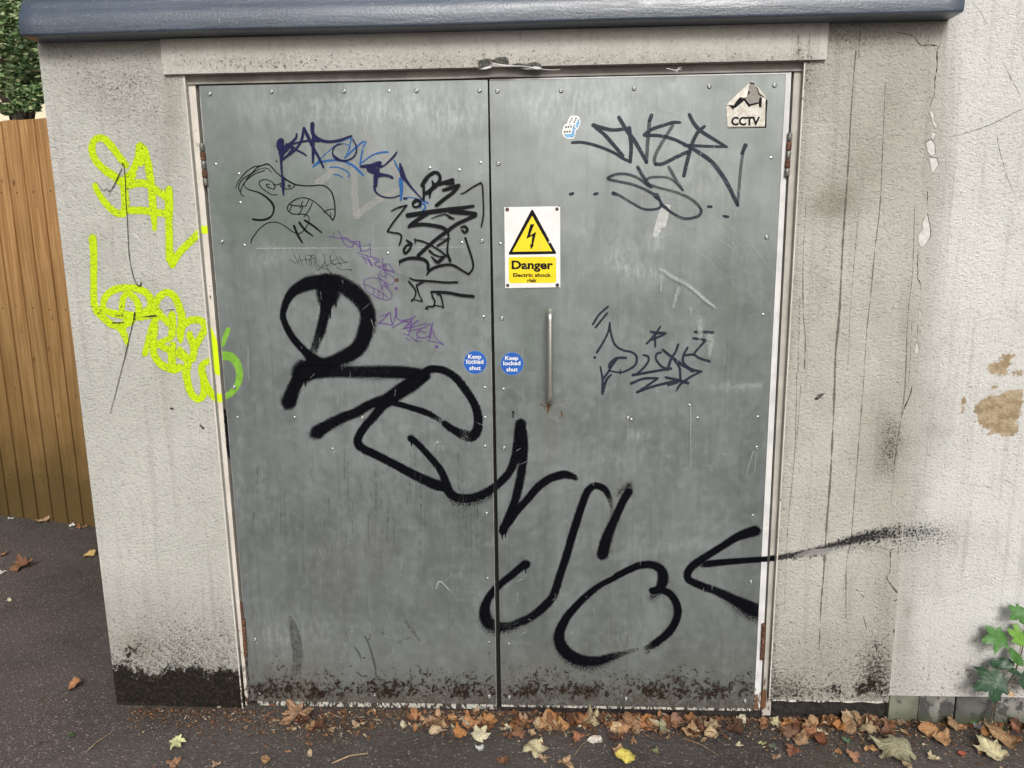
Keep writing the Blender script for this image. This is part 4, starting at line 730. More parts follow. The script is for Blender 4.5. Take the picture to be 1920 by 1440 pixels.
# flaked filler down the joint
M_FILL = plain('smooth_white_filler', (.60, .595, .57), .5, var=.1, scale=60, bump=.3)
M_CREVICE = plain('crevice_shade', (.10, .095, .085), .9, var=.4, scale=120)
for P, m_, d_ in ([(1746, 205), (1751, 215), (1750, 228), (1744, 214)], M_FILL, .004), ([(1747, 223), (1757, 232), (1756, 242), (1750, 234)], M_FILL, .004), ([(1748, 248), (1755, 250), (1750, 262), (1746, 258)], M_FILL, .003), \
    ([(1736, 268), (1745, 262), (1752, 270), (1753, 287), (1747, 293), (1740, 285)], M_FILL, .004), ([(1742, 295), (1756, 297), (1759, 308), (1748, 326), (1745, 312)], M_FILL, .005), \
    ([(1738, 402), (1743, 425), (1744, 443), (1735, 458), (1727, 464), (1721, 452), (1722, 440), (1730, 430), (1730, 415)], M_FILL, .005), ([(1721, 484), (1725, 492), (1721, 500)], M_FILL, .003), ([(1724, 580), (1728, 588), (1723, 598)], M_FILL, .003), ([(1719, 642), (1723, 656), (1718, 664), (1715, 656)], M_FILL, .003):
    c = np.mean(P, 0); chip([(c[0]+(x-c[0])*1.10+.5, c[1]+(y-c[1])*1.05-.8) for x, y in P], WY+.0002, M_CREVICE, pierR, 'flake_edge', dome=.0005)  # dark rim paints the crevice shade around each flake
    chip(P, WY-.0012, m_, pierR, 'filler_flake', dome=-.0004)

# scratches, stains and runs on the leaves
sc = '1192,196,1.5 1240,205,2 1290,218,2.5 1330,232,1.5 | 1160,198,1.4,.5 1200,195,1.4,.5'
for i in range(30):
    cx, cy, r = 1190+RS.uniform(-10, 10), 560+RS.uniform(-60, 60), RS.uniform(190, 300); a0 = RS.uniform(-100, -60); a1 = a0+RS.uniform(30, 75); w = RS.uniform(.8, 1.6); dn = RS.uniform(.22, .5)
    sc += ' | '+' '.join('%.1f,%.1f,%.1f,%.2f' % (cx+r*math.cos(R_(a)), cy+r*.82*math.sin(R_(a)), w, dn) for a in np.linspace(a0, a1, 8))
for i in range(120):
    x, y = RS.uniform(960, 1400), RS.uniform(200, 1290); l = RS.uniform(3, 20); a = RS.choice([90, 90, 80, 20, 150])+RS.uniform(-8, 8)
    sc += ' | %.1f,%.1f,%.1f,%.2f %.1f,%.1f,%.1f' % (x, y, RS.uniform(.7, 1.5), RS.uniform(.4, 1), x+l*math.cos(R_(a)), y+l*math.sin(R_(a)), .6)
sc += ' | 1295,759,1.5,.9 1295,875,1 | 1177,795,3,.4 1177,850,2,.3 | 1412,846,1.5,.8 1399,890,1.2 | 1418,850,1.2 1415,885,1 | 1240,505,10,.55 1262,520,11,.55 1290,535,9,.6 1320,560,9,.7 1340,576,7,.6 | 1272,540,12,.5 1266,560,9,.5 1262,576,5,.4 | 1312,600,22,.4 1313,618,16,.5 1311,640,10,.3 | 1296,578,9,.4 1295,590,6,.3 | 1330,632,22,.5 1332,645,18,.5 1330,668,8,.4 | 1232,600,1.4 | 1240,520,1.5,.8 1239,545,4,.7 | 1155,475,40,.22 1180,460,40,.25 1190,490,30,.25 | 1235,450,20,.3 1245,440,8,.5 | 1092,420,10,.3 1090,400,12,.3 | 1150,1046,24,.2 1220,1034,24,.22 1290,1015,20,.2 1340,990,14,.15 1380,950,8,.12 | 1380,725,12,.25 1425,722,14,.35'
paint_on('scratches', parse(sc, ID, 1.4, .7), P_SCR, leafR, 0.0, 'r0', 'r1', off=.0007, kind='stuff', step=3)
sc = '480,465.5,2.0,.8 560,465.2,2.4,.7 640,465,2,.6 740,464.8,1.8,.5 870,463,2.2,.7'
for i in range(150):
    x, y = RS.uniform(480, 905), RS.uniform(170, 1250); l = RS.uniform(2, 22); a = RS.choice([90, 90, 90, 78, 25, 140])+RS.uniform(-8, 8)
    sc += ' | %.1f,%.1f,%.1f,%.2f %.1f,%.1f,%.1f' % (x, y, RS.uniform(.7, 1.5), RS.uniform(.3, .9), x+l*math.cos(R_(a)), y+l*math.sin(R_(a)), .6)
sc += ' | 700,420,1.5 700,460,1 | 820,830,6,.5 826,828,4,.6 | 815,835,2,.8 822,824,1.5 | 843,1107,2,1 825,1090,3,1 817,1104,2,1 | 465,650,5,.3 466,720,3,.3 | 812,845,16,.15 830,838,18,.2 | 870,800,18,.12 885,900,18,.1 | 640,1240,10,.15 660,1180,12,.2'
paint_on('scratches', parse(sc, ID, 1.4, .7), P_SCR, leafL, 0.0, 'l0', 'l1', off=.0007, kind='stuff', step=3)
paint_split('water_stain', parse('544,1158,8,.6 550,1175,18,.75 555,1200,23,.8 558,1225,22,.7 556,1260,20,.5 | 664,1213,3,.8 673,1225,5 678,1240,2 | 684,1192,3,.8 692,1210,4 697,1225,5 702,1245,5 706,1270,4 | 690,1200,2 695,1194,2 692,1188,2 | 717,1186,3 719,1190,4 | 760,1165,8,.35 775,1185,8,.35 788,1203,3,.3 | 745,1205,5,.25 770,1195,4,.25', ID), P_STAIN, leafL, 0.0, off=.0007, label='narrow dark run mark')
st = ''
for i in range(46):
    x, y = RS.uniform(475, 905), RS.uniform(820, 1000); l = RS.uniform(40, 150); st += ' | %.1f,%.1f,%.1f,%.2f %.1f,%.1f,1.5,.2 %.1f,%.1f,.8,.1' % (x, y, RS.uniform(1.2, 2.4), RS.uniform(.25, .6), x+RS.uniform(-2, 2), y+l*.6, x+RS.uniform(-3, 3), y+l)
paint_on('run_marks', parse(st[3:], ID), P_STAIN, leafL, 0.0, 'l0', 'l1', off=.00075, kind='stuff', step=4)
paint_split('rust_bleed', parse('1029,756,14,.7 1028,765,8,.9 1026,775,3,.8 | 1013,758,5,.6 1022,762,3,.6 | 1022,768,2,1 1021,762,2 | 1053,771,4,.8 1054,780,5,.8 | 1050,784,8,.4 | 1040,755,3,.5 1070,750,1.4,.4', ID), P_RUST, leafR, 0.0, label='small rust bleed under the handle')
paint_split('rust_bleed', parse('408,905,3,.7 | 366,245,2.5 | 402,930,2 | 394,555,4,.9 395,560,3', ID), P_RUST, jl, JY)

for lf, X0, X1, cl_, e0, e1 in ((leafL, 476, 930, (500, 540, 585, 615, 700, 735, 770, 850, 890), 'l0', 'l1'), (leafR, 945, 1405, (975, 1005, 1075, 1100, 1215, 1250, 1290, 1330, 1395), 'r0', 'r1')):
    ls = ''
    for i in range(420):
        x = RS.choice(cl_)+RS.randn()*20 if RS.uniform() < .72 else RS.uniform(X0, X1); y = 1309-abs(RS.randn())*(20+9*math.sin(x*.05))-RS.uniform(0, 8); a = RS.uniform(0, 2*math.pi); w = RS.uniform(1.6, 5.2)*(1 if y > 1278 else .55); q = []
        for k in range(RS.choice([1, 1, 2, 2, 3, 4])):
            q.append('%.1f,%.1f,%.1f,%.2f' % (x, min(y, 1310), w*RS.uniform(.6, 1.2), RS.uniform(.75, 1))); a += RS.randn()*.9; x += math.cos(a)*3.6; y += math.sin(a)*4.2
        ls += ' | '+' '.join(q)
    paint_on('lichen_specks', parse(ls, ID), P_LICH, lf, 0.0, e0, e1, 'dark brown squiggly grime along the foot of the door', off=.0007, kind='stuff', step=2.5, widen=1.15)

OV = """1046,1190,34,.5 1052,1214,40,.62 1068,1234,42,.62 1092,1246,38,.6 1120,1248,34,.5 1150,1238,26,.35
| 905,1140,28,.4 907,1160,36,.6 918,1176,38,.6 935,1182,34,.5 960,1178,24,.5 985,1168,22,.4
| 1345,1112,22,.4 1378,1132,38,.5 1402,1148,46,.62 1420,1156,44,.55
| 700,590,30,.45 697,620,30,.5 680,655,30,.45 650,683,30,.4
| 640,528,34,.4 668,548,38,.5 690,580,38,.5
| 545,545,20,.3 575,526,26,.4 612,520,30,.4
| 590,815,40,.5 604,806,38,.45 640,790,30,.4 | 1160,925,26,.4 1180,908,26,.5 | 1222,1120,26,.5 1240,1112,24,.4
| 541,755,42,.45 556,720,34,.4 | 1215,1222,20,.4 1245,1196,22,.4 1264,1168,22,.35 | 1052,1078,22,.4 1040,1118,22,.45 1015,1146,24,.5
| 845,938,24,.4 880,946,24,.45 925,928,22,.45 | 660,704,30,.35 720,706,32,.4 770,706,26,.35 | 1385,1010,24,.35 1420,1000,30,.4 | 1135,1035,32,.4 1142,1000,28,.35"""
multi('overspray', OV, ID, P_OVER, [(leafL, 0.0, None, 'l1', None), (leafR, 0.0, 'r0', 'r1', None)], label='speckled black overspray around the big lettering', gap=1, off=.0004)
paint_on('white_smear', parse('1492,1043,7,.5 1520,1036,12,.9 1550,1034,14,.9 1580,1028,12,.6 1640,1026,8,.4 1662,1028,5,.5 | 1672,1016,4,.9 1680,1008,3,.6 | 1640,1020,4,.5 1672,1032,5,.7', ID), P_GHOST, pierR, WY, 'kj', None, 'pale smear along the black spray line', off=.004)
paint_split('rust_patch', parse('1433,1296,13,.9 1431,1325,15,1 | 1434,1275,6,.8 1433,1285,5,.6', ID), P_RUST, jr, JY, gap=1)
paint_split('rust_patch', parse('1419,1304,10,.8 1418,1328,12,.9', ID), P_RUST, [o for o in leafR.children if o.name.startswith('white_leaf_edge')][0], .0015, 'r1', 's1')
paint_split('black_mark', parse('421,768,3 424,790,8 426,815,7 429,850,5 430,860,2 | 432,1180,3 436,1215,4 440,1235,3 | 446,1280,4 452,1300,7 458,1312,8', ID), P_INK, jl, JY, off=.0012, jit=.4, gap=1)
# ------------------------------------------------------------------ flat printed shapes and lettering
def wearprint(name, c, c2=None, rough=.35, amt=.0):
    n = NT(name); col = n.mix(n.mr(n.noise(22, 4), .35, .7), c, c2 or tuple(v*.88 for v in c)); return n.out(col, rough, spec=.5 if max(c) > .05 else .08)
S_WHITE = wearprint('sign_white', (.80, .80, .79), (.74, .74, .72)); S_YEL = wearprint('sign_yellow', (.86, .68, .003), (.80, .61, .003)); S_BLK = wearprint('sign_black', (.010, .010, .012))
S_BLUE = wearprint('sticker_blue', (.013, .095, .42), (.018, .12, .47)); S_LBLUE = wearprint('dice_blue', (.20, .50, .80), (.13, .38, .66)); S_DOT = wearprint('dice_dot', (.03, .035, .04)); S_DBL = wearprint('dice_shadow', (.035, .13, .25))
def dirtyprint(name, a, b):
    n = NT(name); col = n.mix(n.mr(n.noise(45, 5, .7), .38, .62), a, b); col = n.mix(n.m('MULTIPLY', n.mr(n.noise(180, 3, .7), .6, .75), .6), col, (.12, .10, .08))
    return n.out(col, .5, normal=n.bump(n.noise(70, 3), .002, .5))
S_DIRTY = dirtyprint('dirty_cream_sticker', (.70, .68, .62), (.50, .46, .38)); S_ADH = dirtyprint('grey_brown_adhesive', (.22, .195, .175), (.27, .25, .215)); S_FOLD = dirtyprint('folded_sticker_back', (.74, .71, .64), (.56, .52, .45))
S_TAPE = dirtyprint('silver_white_tape', (.52, .53, .52), (.40, .41, .40))
def plate(px, Y0, Y1, name, mat, parent, tr=ID, round_=0):
    """a flat plate whose outline is given in the photograph, standing between two depths in front of the door"""
    ox, oy, s = tr; P = [(ox+x/s, oy+y/s) for x, y in px]
    g = G(); q = [onY(x, y, Y0) for x, y in P]; q = [(p[0], p[2]) for p in q]
    ar = sum(q[i][0]*q[(i+1) % len(q)][1]-q[(i+1) % len(q)][0]*q[i][1] for i in range(len(q)))
    if ar < 0: q = q[::-1]
    g.slab(q, Y0, Y1); return g.obj(name, mat, parent)
def rounded(pts, r, n=5):
    out = []; k = len(pts)
    for i in range(k):
        p = np.array(pts[i], float); a = np.array(pts[i-1], float)-p; b = np.array(pts[(i+1) % k], float)-p
        la, lb = np.hypot(*a), np.hypot(*b); a /= la; b /= lb; ang = math.acos(np.clip(a@b, -1, 1)); d = r/math.tan(ang/2); p0, p1 = p+a*d, p+b*d
        bis = (a+b)/np.hypot(*(a+b)); c = p+bis*(r/math.sin(ang/2)); t0 = math.atan2(*(p0-c)[::-1]); t1 = math.atan2(*(p1-c)[::-1]); dt = (t1-t0+math.pi) % (2*math.pi)-math.pi
        for j in range(n+1): t = t0+dt*j/n; out.append((c[0]+r*math.cos(t), c[1]+r*math.sin(t)))
    return out
def words(txt, x0, x1, base, caph, Y, mat, parent, bold=.02, name='lettering'):
    cu = bpy.data.curves.new(name, 'FONT'); cu.body = txt; cu.size = 1; cu.offset = bold; cu.resolution_u = 3
    to = bpy.data.objects.new(name, cu); COL.objects.link(to); dg = bpy.context.evaluated_depsgraph_get(); dg.update()
    me = bpy.data.meshes.new_from_object(to.evaluated_get(dg)); bpy.data.objects.remove(to)
    co = np.empty(len(me.vertices)*3, 'f'); me.vertices.foreach_get('co', co); co = co.reshape(-1, 3)
    a, b = onY(x0, base, Y), onY(x1, base, Y); h = onY(x0, base-caph, Y)[2]-a[2]
    mn, mx = co[:, 0].min(), co[:, 0].max(); cap = .729
    X = a[0]+(co[:, 0]-mn)/(mx-mn)*(b[0]-a[0]); Z = a[2]+(b[2]-a[2])*(co[:, 0]-mn)/(mx-mn)+co[:, 1]/cap*h
    me.vertices.foreach_set('co', np.stack([X, np.full_like(X, Y), Z], 1).astype('f').ravel()); me.update()
    return link(name, me, parent, mat)
def thing(name, px, py, label, cat, group=None):
    p = onY(px, py, 0); return tag(empty(name, (p[0], -.001, p[2])), label, cat, group)

# warning sign, screwed on slightly proud of the sheet
ws = thing('warning_sign', 997, 463, 'white and yellow rectangular danger electric shock sign with black triangle', 'sign')
y = -.0045
plate([(945.5, 388.5), (1050.3, 386.5), (1050.6, 538.5), (947.3, 540.3)], y, -.0022, 'sign_panel', S_WHITE, ws)
tri = [(997.8, 390.5), (952.2, 477.8), (1044.3, 476.2)]
plate(rounded(tri, 2.4), y-.0003, y-.0001, 'black_triangle', S_BLK, ws)
plate([(997.8, 404.6), (960.6, 471.9), (1035.4, 471.0)], y-.0006, y-.0004, 'yellow_triangle', S_YEL, ws)
TB = (930, 370, 13.714)
plate([(885, 692), (985, 692), (870, 978), (1035, 885), (957, 1222), (980, 1215), (900, 1345), (868, 1190), (908, 1218), (932, 990), (780, 1070)], y-.0009, y-.0007, 'lightning_bolt', S_BLK, ws, TB)
plate(rounded([(953.4, 482.1), (1042.6, 481.2), (1043, 530.4), (954, 531.0)], 4.5), y-.0003, y-.0001, 'yellow_panel', S_YEL, ws)
words('Danger', 959.3, 1036.8, 504.0, 15.8, y-.0009, S_BLK, ws, .035)
words('Electric shock', 962, 1033.6, 518.9, 6.9, y-.0009, S_BLK, ws, .034)
words('risk', 988.8, 1006.6, 529.0, 7.0, y-.0009, S_BLK, ws, .034)
M_DSC = plain('dark_screw_head', (.06, .052, .048), .4, .6)
ME_SCR = proto([(.0056, 0), (.0052, .0018), (.0036, .0030), (.0018, .0026), (.0004, .0018)]); ME_SCR.materials.append(M_DSC)
ME_SCB = ME_SCR.copy(); ME_SCB.materials.clear(); ME_SCB.materials.append(plain('brown_screw_cap', (.085, .032, .022), .5))
stud(ME_SCB, 951, 392.8, ws, 'screw', y, 1.15, 'brown screw head'); stud(ME_SCR, 1044.3, 392, ws, 'screw', y); stud(ME_SCR, 952, 535, ws, 'screw', y); stud(ME_SCR, 1045, 534.5, ws, 'screw', y, 1.15)
plate([(1046.8, 387), (1049.6, 384.5), (1050.4, 385.6), (1047.8, 388)], y-.0004, y-.0001, 'corner_nick', S_BLK, ws)
plate([(1029, 451), (1031.5, 453.5), (1032, 456.5), (1028.6, 454.5)], y-.0006, y-.0004, 'paint_nick', S_WHITE, ws)
# round stickers
for cx, cy, lab in ((890.9, 679.4, 'left of the two round blue keep locked shut stickers, on the door without handle'), (960.2, 682.0, 'right of the two round blue keep locked shut stickers, near the pull handle')):
    st_ = thing('round_sticker', cx, cy, lab, 'sticker', 'round blue stickers beside the door gap')
    plate([(cx+21.7*math.cos(t), cy+21.9*math.sin(t)) for t in np.linspace(0, 2*math.pi, 49)[:-1]], -.0004, -.0001, 'sticker_rim', wearprint('sticker_rim', (.22, .33, .50)), st_)
    plate([(cx+21.1*math.cos(t), cy+21.3*math.sin(t)) for t in np.linspace(0, 2*math.pi, 49)[:-1]], -.0006, -.0005, 'blue_disc', S_BLUE, st_)
    words('Keep', cx-13, cx+11.5, cy-7.2, 7.6, -.0009, S_WHITE, st_, .025); words('locked', cx-16.5, cx+15.6, cy+2.6, 7.8, -.0009, S_WHITE, st_, .025); words('shut', cx-10.7, cx+10.6, cy+14.2, 7.8, -.0009, S_WHITE, st_, .025)
    if cx < 900: plate([(cx-20, cy-4.6), (cx+12, cy-3.6), (cx+12, cy-3.2), (cx-20, cy-4)], -.0010, -.0008, 'crease', S_WHITE, st_)
# dice sticker
TD = (1040, 200, 24); ds = thing('dice_sticker', 1071, 240, 'small blue and white die-cut sticker of two dice showing sixes', 'sticker')
plate([(720, 410), (900, 402), (1050, 420), (1120, 480), (1160, 640), (1160, 760), (1100, 900), (1040, 1020), (960, 1070), (940, 1200), (900, 1380), (840, 1440), (690, 1450), (540, 1440), (400, 1340), (330, 1200), (345, 1060), (390, 900), (440, 820), (560, 740), (580, 660), (620, 570)], -.0005, -.0001, 'sticker_base', S_WHITE, ds, TD)
for nm, P, mt in (('dice_side', [(1072, 540), (1112, 680), (1085, 800), (1050, 920), (1000, 965), (960, 900), (925, 840), (985, 770), (1010, 660)], S_LBLUE), ('dice_side', [(830, 880), (905, 890), (905, 1020), (880, 1300), (845, 1385), (740, 1220), (775, 1200), (800, 1050)], S_LBLUE), ('dice_side', [(415, 1245), (735, 1225), (845, 1378), (560, 1392), (500, 1340)], S_LBLUE)):
    plate(P, -.0008, -.0006, nm, mt, ds, TD)
for x, y_, rx, ry, mt in [(775, 525, 34, 30, S_DOT), (738, 600, 34, 28, S_DOT), (695, 685, 36, 28, S_DOT), (960, 520, 34, 36, S_DOT), (925, 605, 38, 30, S_DOT), (885, 692, 40, 32, S_DOT), (510, 917, 40, 42, S_DOT), (620, 910, 40, 42, S_DOT), (735, 897, 38, 38, S_DOT), (455, 1135, 42, 42, S_DOT), (560, 1125, 40, 40, S_DOT), (682, 1120, 40, 42, S_DOT),
    (998, 765, 14, 34, S_DBL), (1075, 742, 36, 24, S_DBL), (1068, 590, 16, 40, S_DBL), (800, 1165, 18, 42, S_DBL), (838, 940, 20, 44, S_DBL), (930, 970, 36, 22, S_DBL), (1040, 900, 16, 24, S_DBL), (880, 1265, 12, 30, S_DBL), (468, 1258, 44, 20, S_DBL), (765, 1362, 46, 18, S_DBL), (895, 1060, 10, 24, S_DBL), (680, 800, 50, 14, S_DBL), (885, 835, 44, 20, S_DBL)]:
    plate([(x+rx*math.cos(t), y_+ry*math.sin(t)) for t in np.linspace(0, 2*math.pi, 13)[:-1]], -.0011, -.0009, 'dice_dot', mt, ds, TD)
# peeled CCTV sticker
TC = (1340, 140, 16); cs = thing('cctv_sticker', 1400, 200, 'torn dirty white sticker with the letters CCTV, peeling at its top', 'sticker')
base = [(350, 940), (620, 660), (900, 400), (1035, 255), (1100, 235), (1170, 262), (1240, 340), (1400, 530), (1550, 720), (1572, 790), (1545, 1150), (1530, 1580), (390, 1595), (365, 1200)]
plate([(x+16, y_+14) for x, y_ in base], -.0006, -.0001, 'sticker_shadow_edge', S_BLK, cs, TC)
plate(base, -.0012, -.0008, 'sticker_base', S_DIRTY, cs, TC)
plate([(1040, 290), (1110, 270), (1195, 310), (1250, 370), (1305, 440), (1320, 570), (1400, 640), (1390, 700), (1330, 830), (1080, 890), (930, 720), (975, 620), (1000, 450)], -.0015, -.0013, 'bare_adhesive', S_ADH, cs, TC)
plate([(1050, 240), (1110, 232), (1190, 262), (1205, 300), (1130, 282), (1060, 282)], -.0018, -.0016, 'black_print', S_BLK, cs, TC)
plate([(1010, 460), (1072, 530), (960, 665), (985, 560)], -.0018, -.0016, 'black_print', S_BLK, cs, TC)
for P in ([(595, 830), (745, 690), (820, 735), (870, 735), (870, 790), (620, 1005), (590, 975)], [(440, 928), (640, 925), (600, 985), (555, 1060)], [(845, 725), (915, 720), (1050, 870), (1070, 960), (1010, 955)], [(1060, 880), (1330, 822), (1330, 868), (1060, 945)], [(1370, 680), (1420, 680), (1405, 980), (1350, 980), (1320, 930), (1335, 720)], [(1530, 740), (1572, 745), (1550, 1580), (1508, 1580)], [(385, 1560), (1510, 1555), (1510, 1578), (385, 1582)]):
    plate(P, -.0018, -.0016, 'black_print', S_BLK, cs, TC)
plate([(1040+46*math.cos(t), 920+46*math.sin(t)) for t in np.linspace(0, 2*math.pi, 15)[:-1]], -.0021, -.0019, 'black_print', S_BLK, cs, TC)
words('CCTV', 1370.7, 1424.5, 234.4, 15.6, -.0018, S_BLK, cs, .045)
def curl(P, lifts, name, mat):
    g = G(); Q = []
    for (x, y_), l in zip(P, lifts): p = onY(1340+x/16, 140+y_/16, -.0014); Q.append((p[0], -.0020-l, p[2]))
    c = np.mean(Q, 0); n = len(Q); V = Q+[tuple(c)]; g.add(V, [(i, (i+1) % n, n) for i in range(n)]); o = g.obj(name, mat, cs); sm = o.modifiers.new('s', 'SOLIDIFY'); sm.thickness = .0006; return o
curl([(335, 915), (600, 660), (850, 430), (1020, 270), (1005, 440), (945, 690), (820, 712), (745, 690), (600, 835), (620, 850), (560, 915)], [.001, .001, .001, .001, .006, .009, .010, .009, .009, .006, .004], 'folded_flap', S_FOLD)
curl([(1235, 335), (1310, 395), (1430, 550), (1555, 715), (1400, 620), (1320, 560), (1300, 440)], [.001, .001, .001, .001, .005, .006, .005], 'folded_flap', S_FOLD)
# scrap of tape
tp = thing('tape_scrap', 1238, 420, 'short torn strip of whitish tape below the slate marker lettering', 'tape')
plate([(920, 922), (995, 935), (972, 1040), (950, 1135), (925, 1140), (905, 1150), (910, 1175), (893, 1190), (880, 1220), (860, 1226), (833, 1210), (870, 1060)], -.0006, -.0001, 'tape', S_TAPE, tp, T9)
tpb = parse('905,920,26 930,935,24 960,960,24 985,990,24', T9); paint_on('ink_mark', tpb, P_SLATE, tp, 0.0, off=.0012)

# ------------------------------------------------------------------ main house wall on the right, with its block base
hs_ = tag(empty('main_house_wall', (4.2, .2, 0)), 'tall off-white rendered house wall with a bare block base, on the far right', 'wall')
RB = [(2, 1868, 690, 20, 15, .9), (2, 1892, 668, 18, 12, .9), (2, 1905, 700, 28, 12, .7), (2, 1878, 765, 38, 30, 1.0), (2, 1850, 782, 32, 30, .8), (2, 1885, 800, 22, 20, 1.0), (2, 1900, 745, 18, 20, .8), (2, 1782, 700, 7, 3, .7), (2, 1803, 712, 5, 15, .6), (2, 1815, 726, 15, 5, .6), (2, 1806, 760, 5, 28, .55), (2, 1870, 850, 62, 28, .35), (2, 1865, 722, 15, 5, .7), (2, 1910, 880, 25, 20, .35),
  (0, 1780, 1010, 70, 30, .2), (1, 1760, 800, 30, 90, .3), (2, 1765, 560, 10, 90, .25), (0, 1740, 1080, 40, 60, .15), (1, 1775, 1010, 60, 40, .2), (0, 1880, 1270, 60, 30, .35), (3, 1795, 1262, 30, 8, .25), (0, 1765, 250, 8, 200, .22), (2, 1762, 160, 7, 20, .5)]+[(1, 1768-(yy-80)*.07, yy, 26, 90, .38) for yy in range(60, 1300, 110)]
wr = grid('rendered_wall', lambda z: XM, lambda z: 6.0, .072, 5.2, WY+.003, M_WALLR, hs_, RB, 160, 300, .05, exm)
g = G(); g.box(XM, 6.0, WY+.06, .45, -.1, 5.2); g.obj('wall_core', M_WALLR, hs_)
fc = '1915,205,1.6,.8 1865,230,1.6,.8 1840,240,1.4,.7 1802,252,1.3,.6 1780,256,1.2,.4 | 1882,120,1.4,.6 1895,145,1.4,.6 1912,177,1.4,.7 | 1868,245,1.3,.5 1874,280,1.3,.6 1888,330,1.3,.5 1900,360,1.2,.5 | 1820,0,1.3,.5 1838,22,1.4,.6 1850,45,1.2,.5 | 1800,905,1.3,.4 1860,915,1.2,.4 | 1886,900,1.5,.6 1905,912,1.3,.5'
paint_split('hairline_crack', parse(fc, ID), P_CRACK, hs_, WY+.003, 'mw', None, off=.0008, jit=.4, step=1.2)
paint_on('spray_line', parse(BAR, ID), P_BLACKW, hs_, WY+.003, 'mw', None, off=.0008, widen=1.2)
def block_mat(name, a, b, bl):
    n = NT(name); x, y, z = n.sep(n.pos()); c = n.mix(n.mr(n.noise(9, 4), .4, .6), a, b)
    k = n.mr(n.noise(11, 5, .7), bl, bl+.05); c = n.mix(n.m('MULTIPLY', k, .85), c, (.035, .036, .036))
    gm = n.mr(n.m('ADD', z, n.m('MULTIPLY', n.noise(18, 4), .08)), .055, -.01); c = n.mix(n.m('MULTIPLY', gm, .75), c, (.055, .065, .030))
    return n.out(c, .85, normal=n.bump(n.noise(90, 4, .7), .002, .8))
MB1 = block_mat('pale_block', (.19, .20, .155), (.13, .135, .105), .60); MB2 = block_mat('stained_block', (.26, .255, .235), (.17, .17, .155), .49); MB3 = block_mat('dark_block', (.12, .12, .115), (.075, .075, .072), .5)
bx = [wx(1668, 1330), wx(1724, 1330), wx(1793, 1330), wx(1868, 1330), wx(1950, 1330), 3.35, 3.8, 4.25, 4.7, 5.15, 5.6, 6.0]
g = G(); g.box(XM-.02, 6.0, .034, .06, -.12, .071); g.obj('mortar', plain('mossy_mortar', (.06, .06, .045), .9, var=.4, scale=60), hs_)
for i in range(len(bx)-1):
    g = G(); g.box(bx[i]+(.0 if i == 0 else .0018), bx[i+1]-.0018, .006+.004*(i % 2), .0335, -.11, .0715-.0015*(i % 3)); o = g.obj('block', [MB1, MB2, MB3, MB2][i % 4], hs_); bevel(o, .003, 2)
g = G(); g.box(1.957, bx[0]-.002, .030, .05, -.10, .0445, 0)   # set-back base under the outbuilding wall, coloured black for its dark recess
o = g.obj('recess_base', M_RECESS, bld)
g = G(); g.v = []; xs = np.linspace(1.965, 2.375, 30)
for i, x in enumerate(xs): g.v += [(x, WY-.003-.001*math.sin(i*1.7), .0455+.0022*math.sin(i*.9)), (x, WY-.0005, .050+.001*math.sin(i*1.3))]
g.f = [(2*i, 2*i+2, 2*i+3, 2*i+1) for i in range(29)]; g.m = [0]*29; g.obj('ragged_lip', M_SILL, pierR)
# ragged bit of render above the first block
# ------------------------------------------------------------------ fence
fa = onG(185, 989); fb = onG(0, 966); fd = (fb-fa); fd[2] = 0; fd /= np.linalg.norm(fd); fn = np.array([fd[1], -fd[0], 0]);
if fn[1] > 0: fn = -fn
fe = tag(empty('timber_fence', (fa[0], fa[1], gz(fa[0]))), 'tall orange-brown vertical board fence behind the left corner of the outbuilding', 'fence')
def wood(name, a, b):
    n = NT(name); x, y, z = n.sep(n.pos())
    inf = n.new('ShaderNodeObjectInfo').outputs['Random']
    off = n.m('MULTIPLY', inf, 13.0); cb = n.new('ShaderNodeCombineXYZ'); n.put(cb.inputs[0], off); n.put(cb.inputs[2], n.m('MULTIPLY', inf, 5.0))
    vv = n.new('ShaderNodeVectorMath'); n.put(vv.inputs[0], n.pos()); n.put(vv.inputs[1], cb.outputs[0]); v = vv.outputs[0]
    gr = n.noise(1, 6, .65, .8, n.map(scale=(40, 40, 1.6), vec=v)); gf = n.noise(1, 4, .7, .2, n.map(scale=(160, 160, 3), vec=v))
    saw = n.noise(1, 3, .6, .1, n.map(scale=(9, 9, 150), vec=v))
    c = n.mix(n.mr(gr, .40, .60), a, b); c = n.mix(n.m('MULTIPLY', inf, .45), c, tuple(q*.50 for q in a)); c = n.mix(n.m('MULTIPLY', n.mr(gf, .5, .7), .35), c, tuple(q*.45 for q in a))
    c = n.mix(n.m('MULTIPLY', n.mr(saw, .55, .7), .25), c, tuple(q*.5 for q in b))
    kn = n.vor(1, 'F1', 'Distance', n.map(scale=(9, 9, 5.5), vec=v)); c = n.mix(n.m('MULTIPLY', n.mr(kn, .13, .05), .75), c, (.075, .030, .012))
    wet = n.mr(n.m('ADD', z, n.m('MULTIPLY', n.noise(5, 4), .7)), 1.12, .50); c = n.mix(n.m('MULTIPLY', wet, .86), c, (.028, .020, .009))
    gn = n.mr(n.m('ADD', z, n.m('MULTIPLY', n.noise(3, 4), .8)), 2.5, .9); c = n.mix(n.m('MULTIPLY', gn, .60), c, (.115, .075, .020))
    return n.out(c, .75, normal=n.bump(n.m('ADD', gr, n.m('MULTIPLY', saw, .4)), .002, .6), spec=.3)
M_WOOD = wood('orange_treated_timber', (.31, .165, .062), (.46, .270, .115))
pitch = .118; TOP = 2.432
W_ = pitch-.0010
g = G(); g.hexa([(0, .010, 0), (W_, -.001, 0), (W_, .016, 0), (0, .026, 0), (0, .010, 1), (W_, -.001, 1), (W_, .016, 1), (0, .026, 1)])
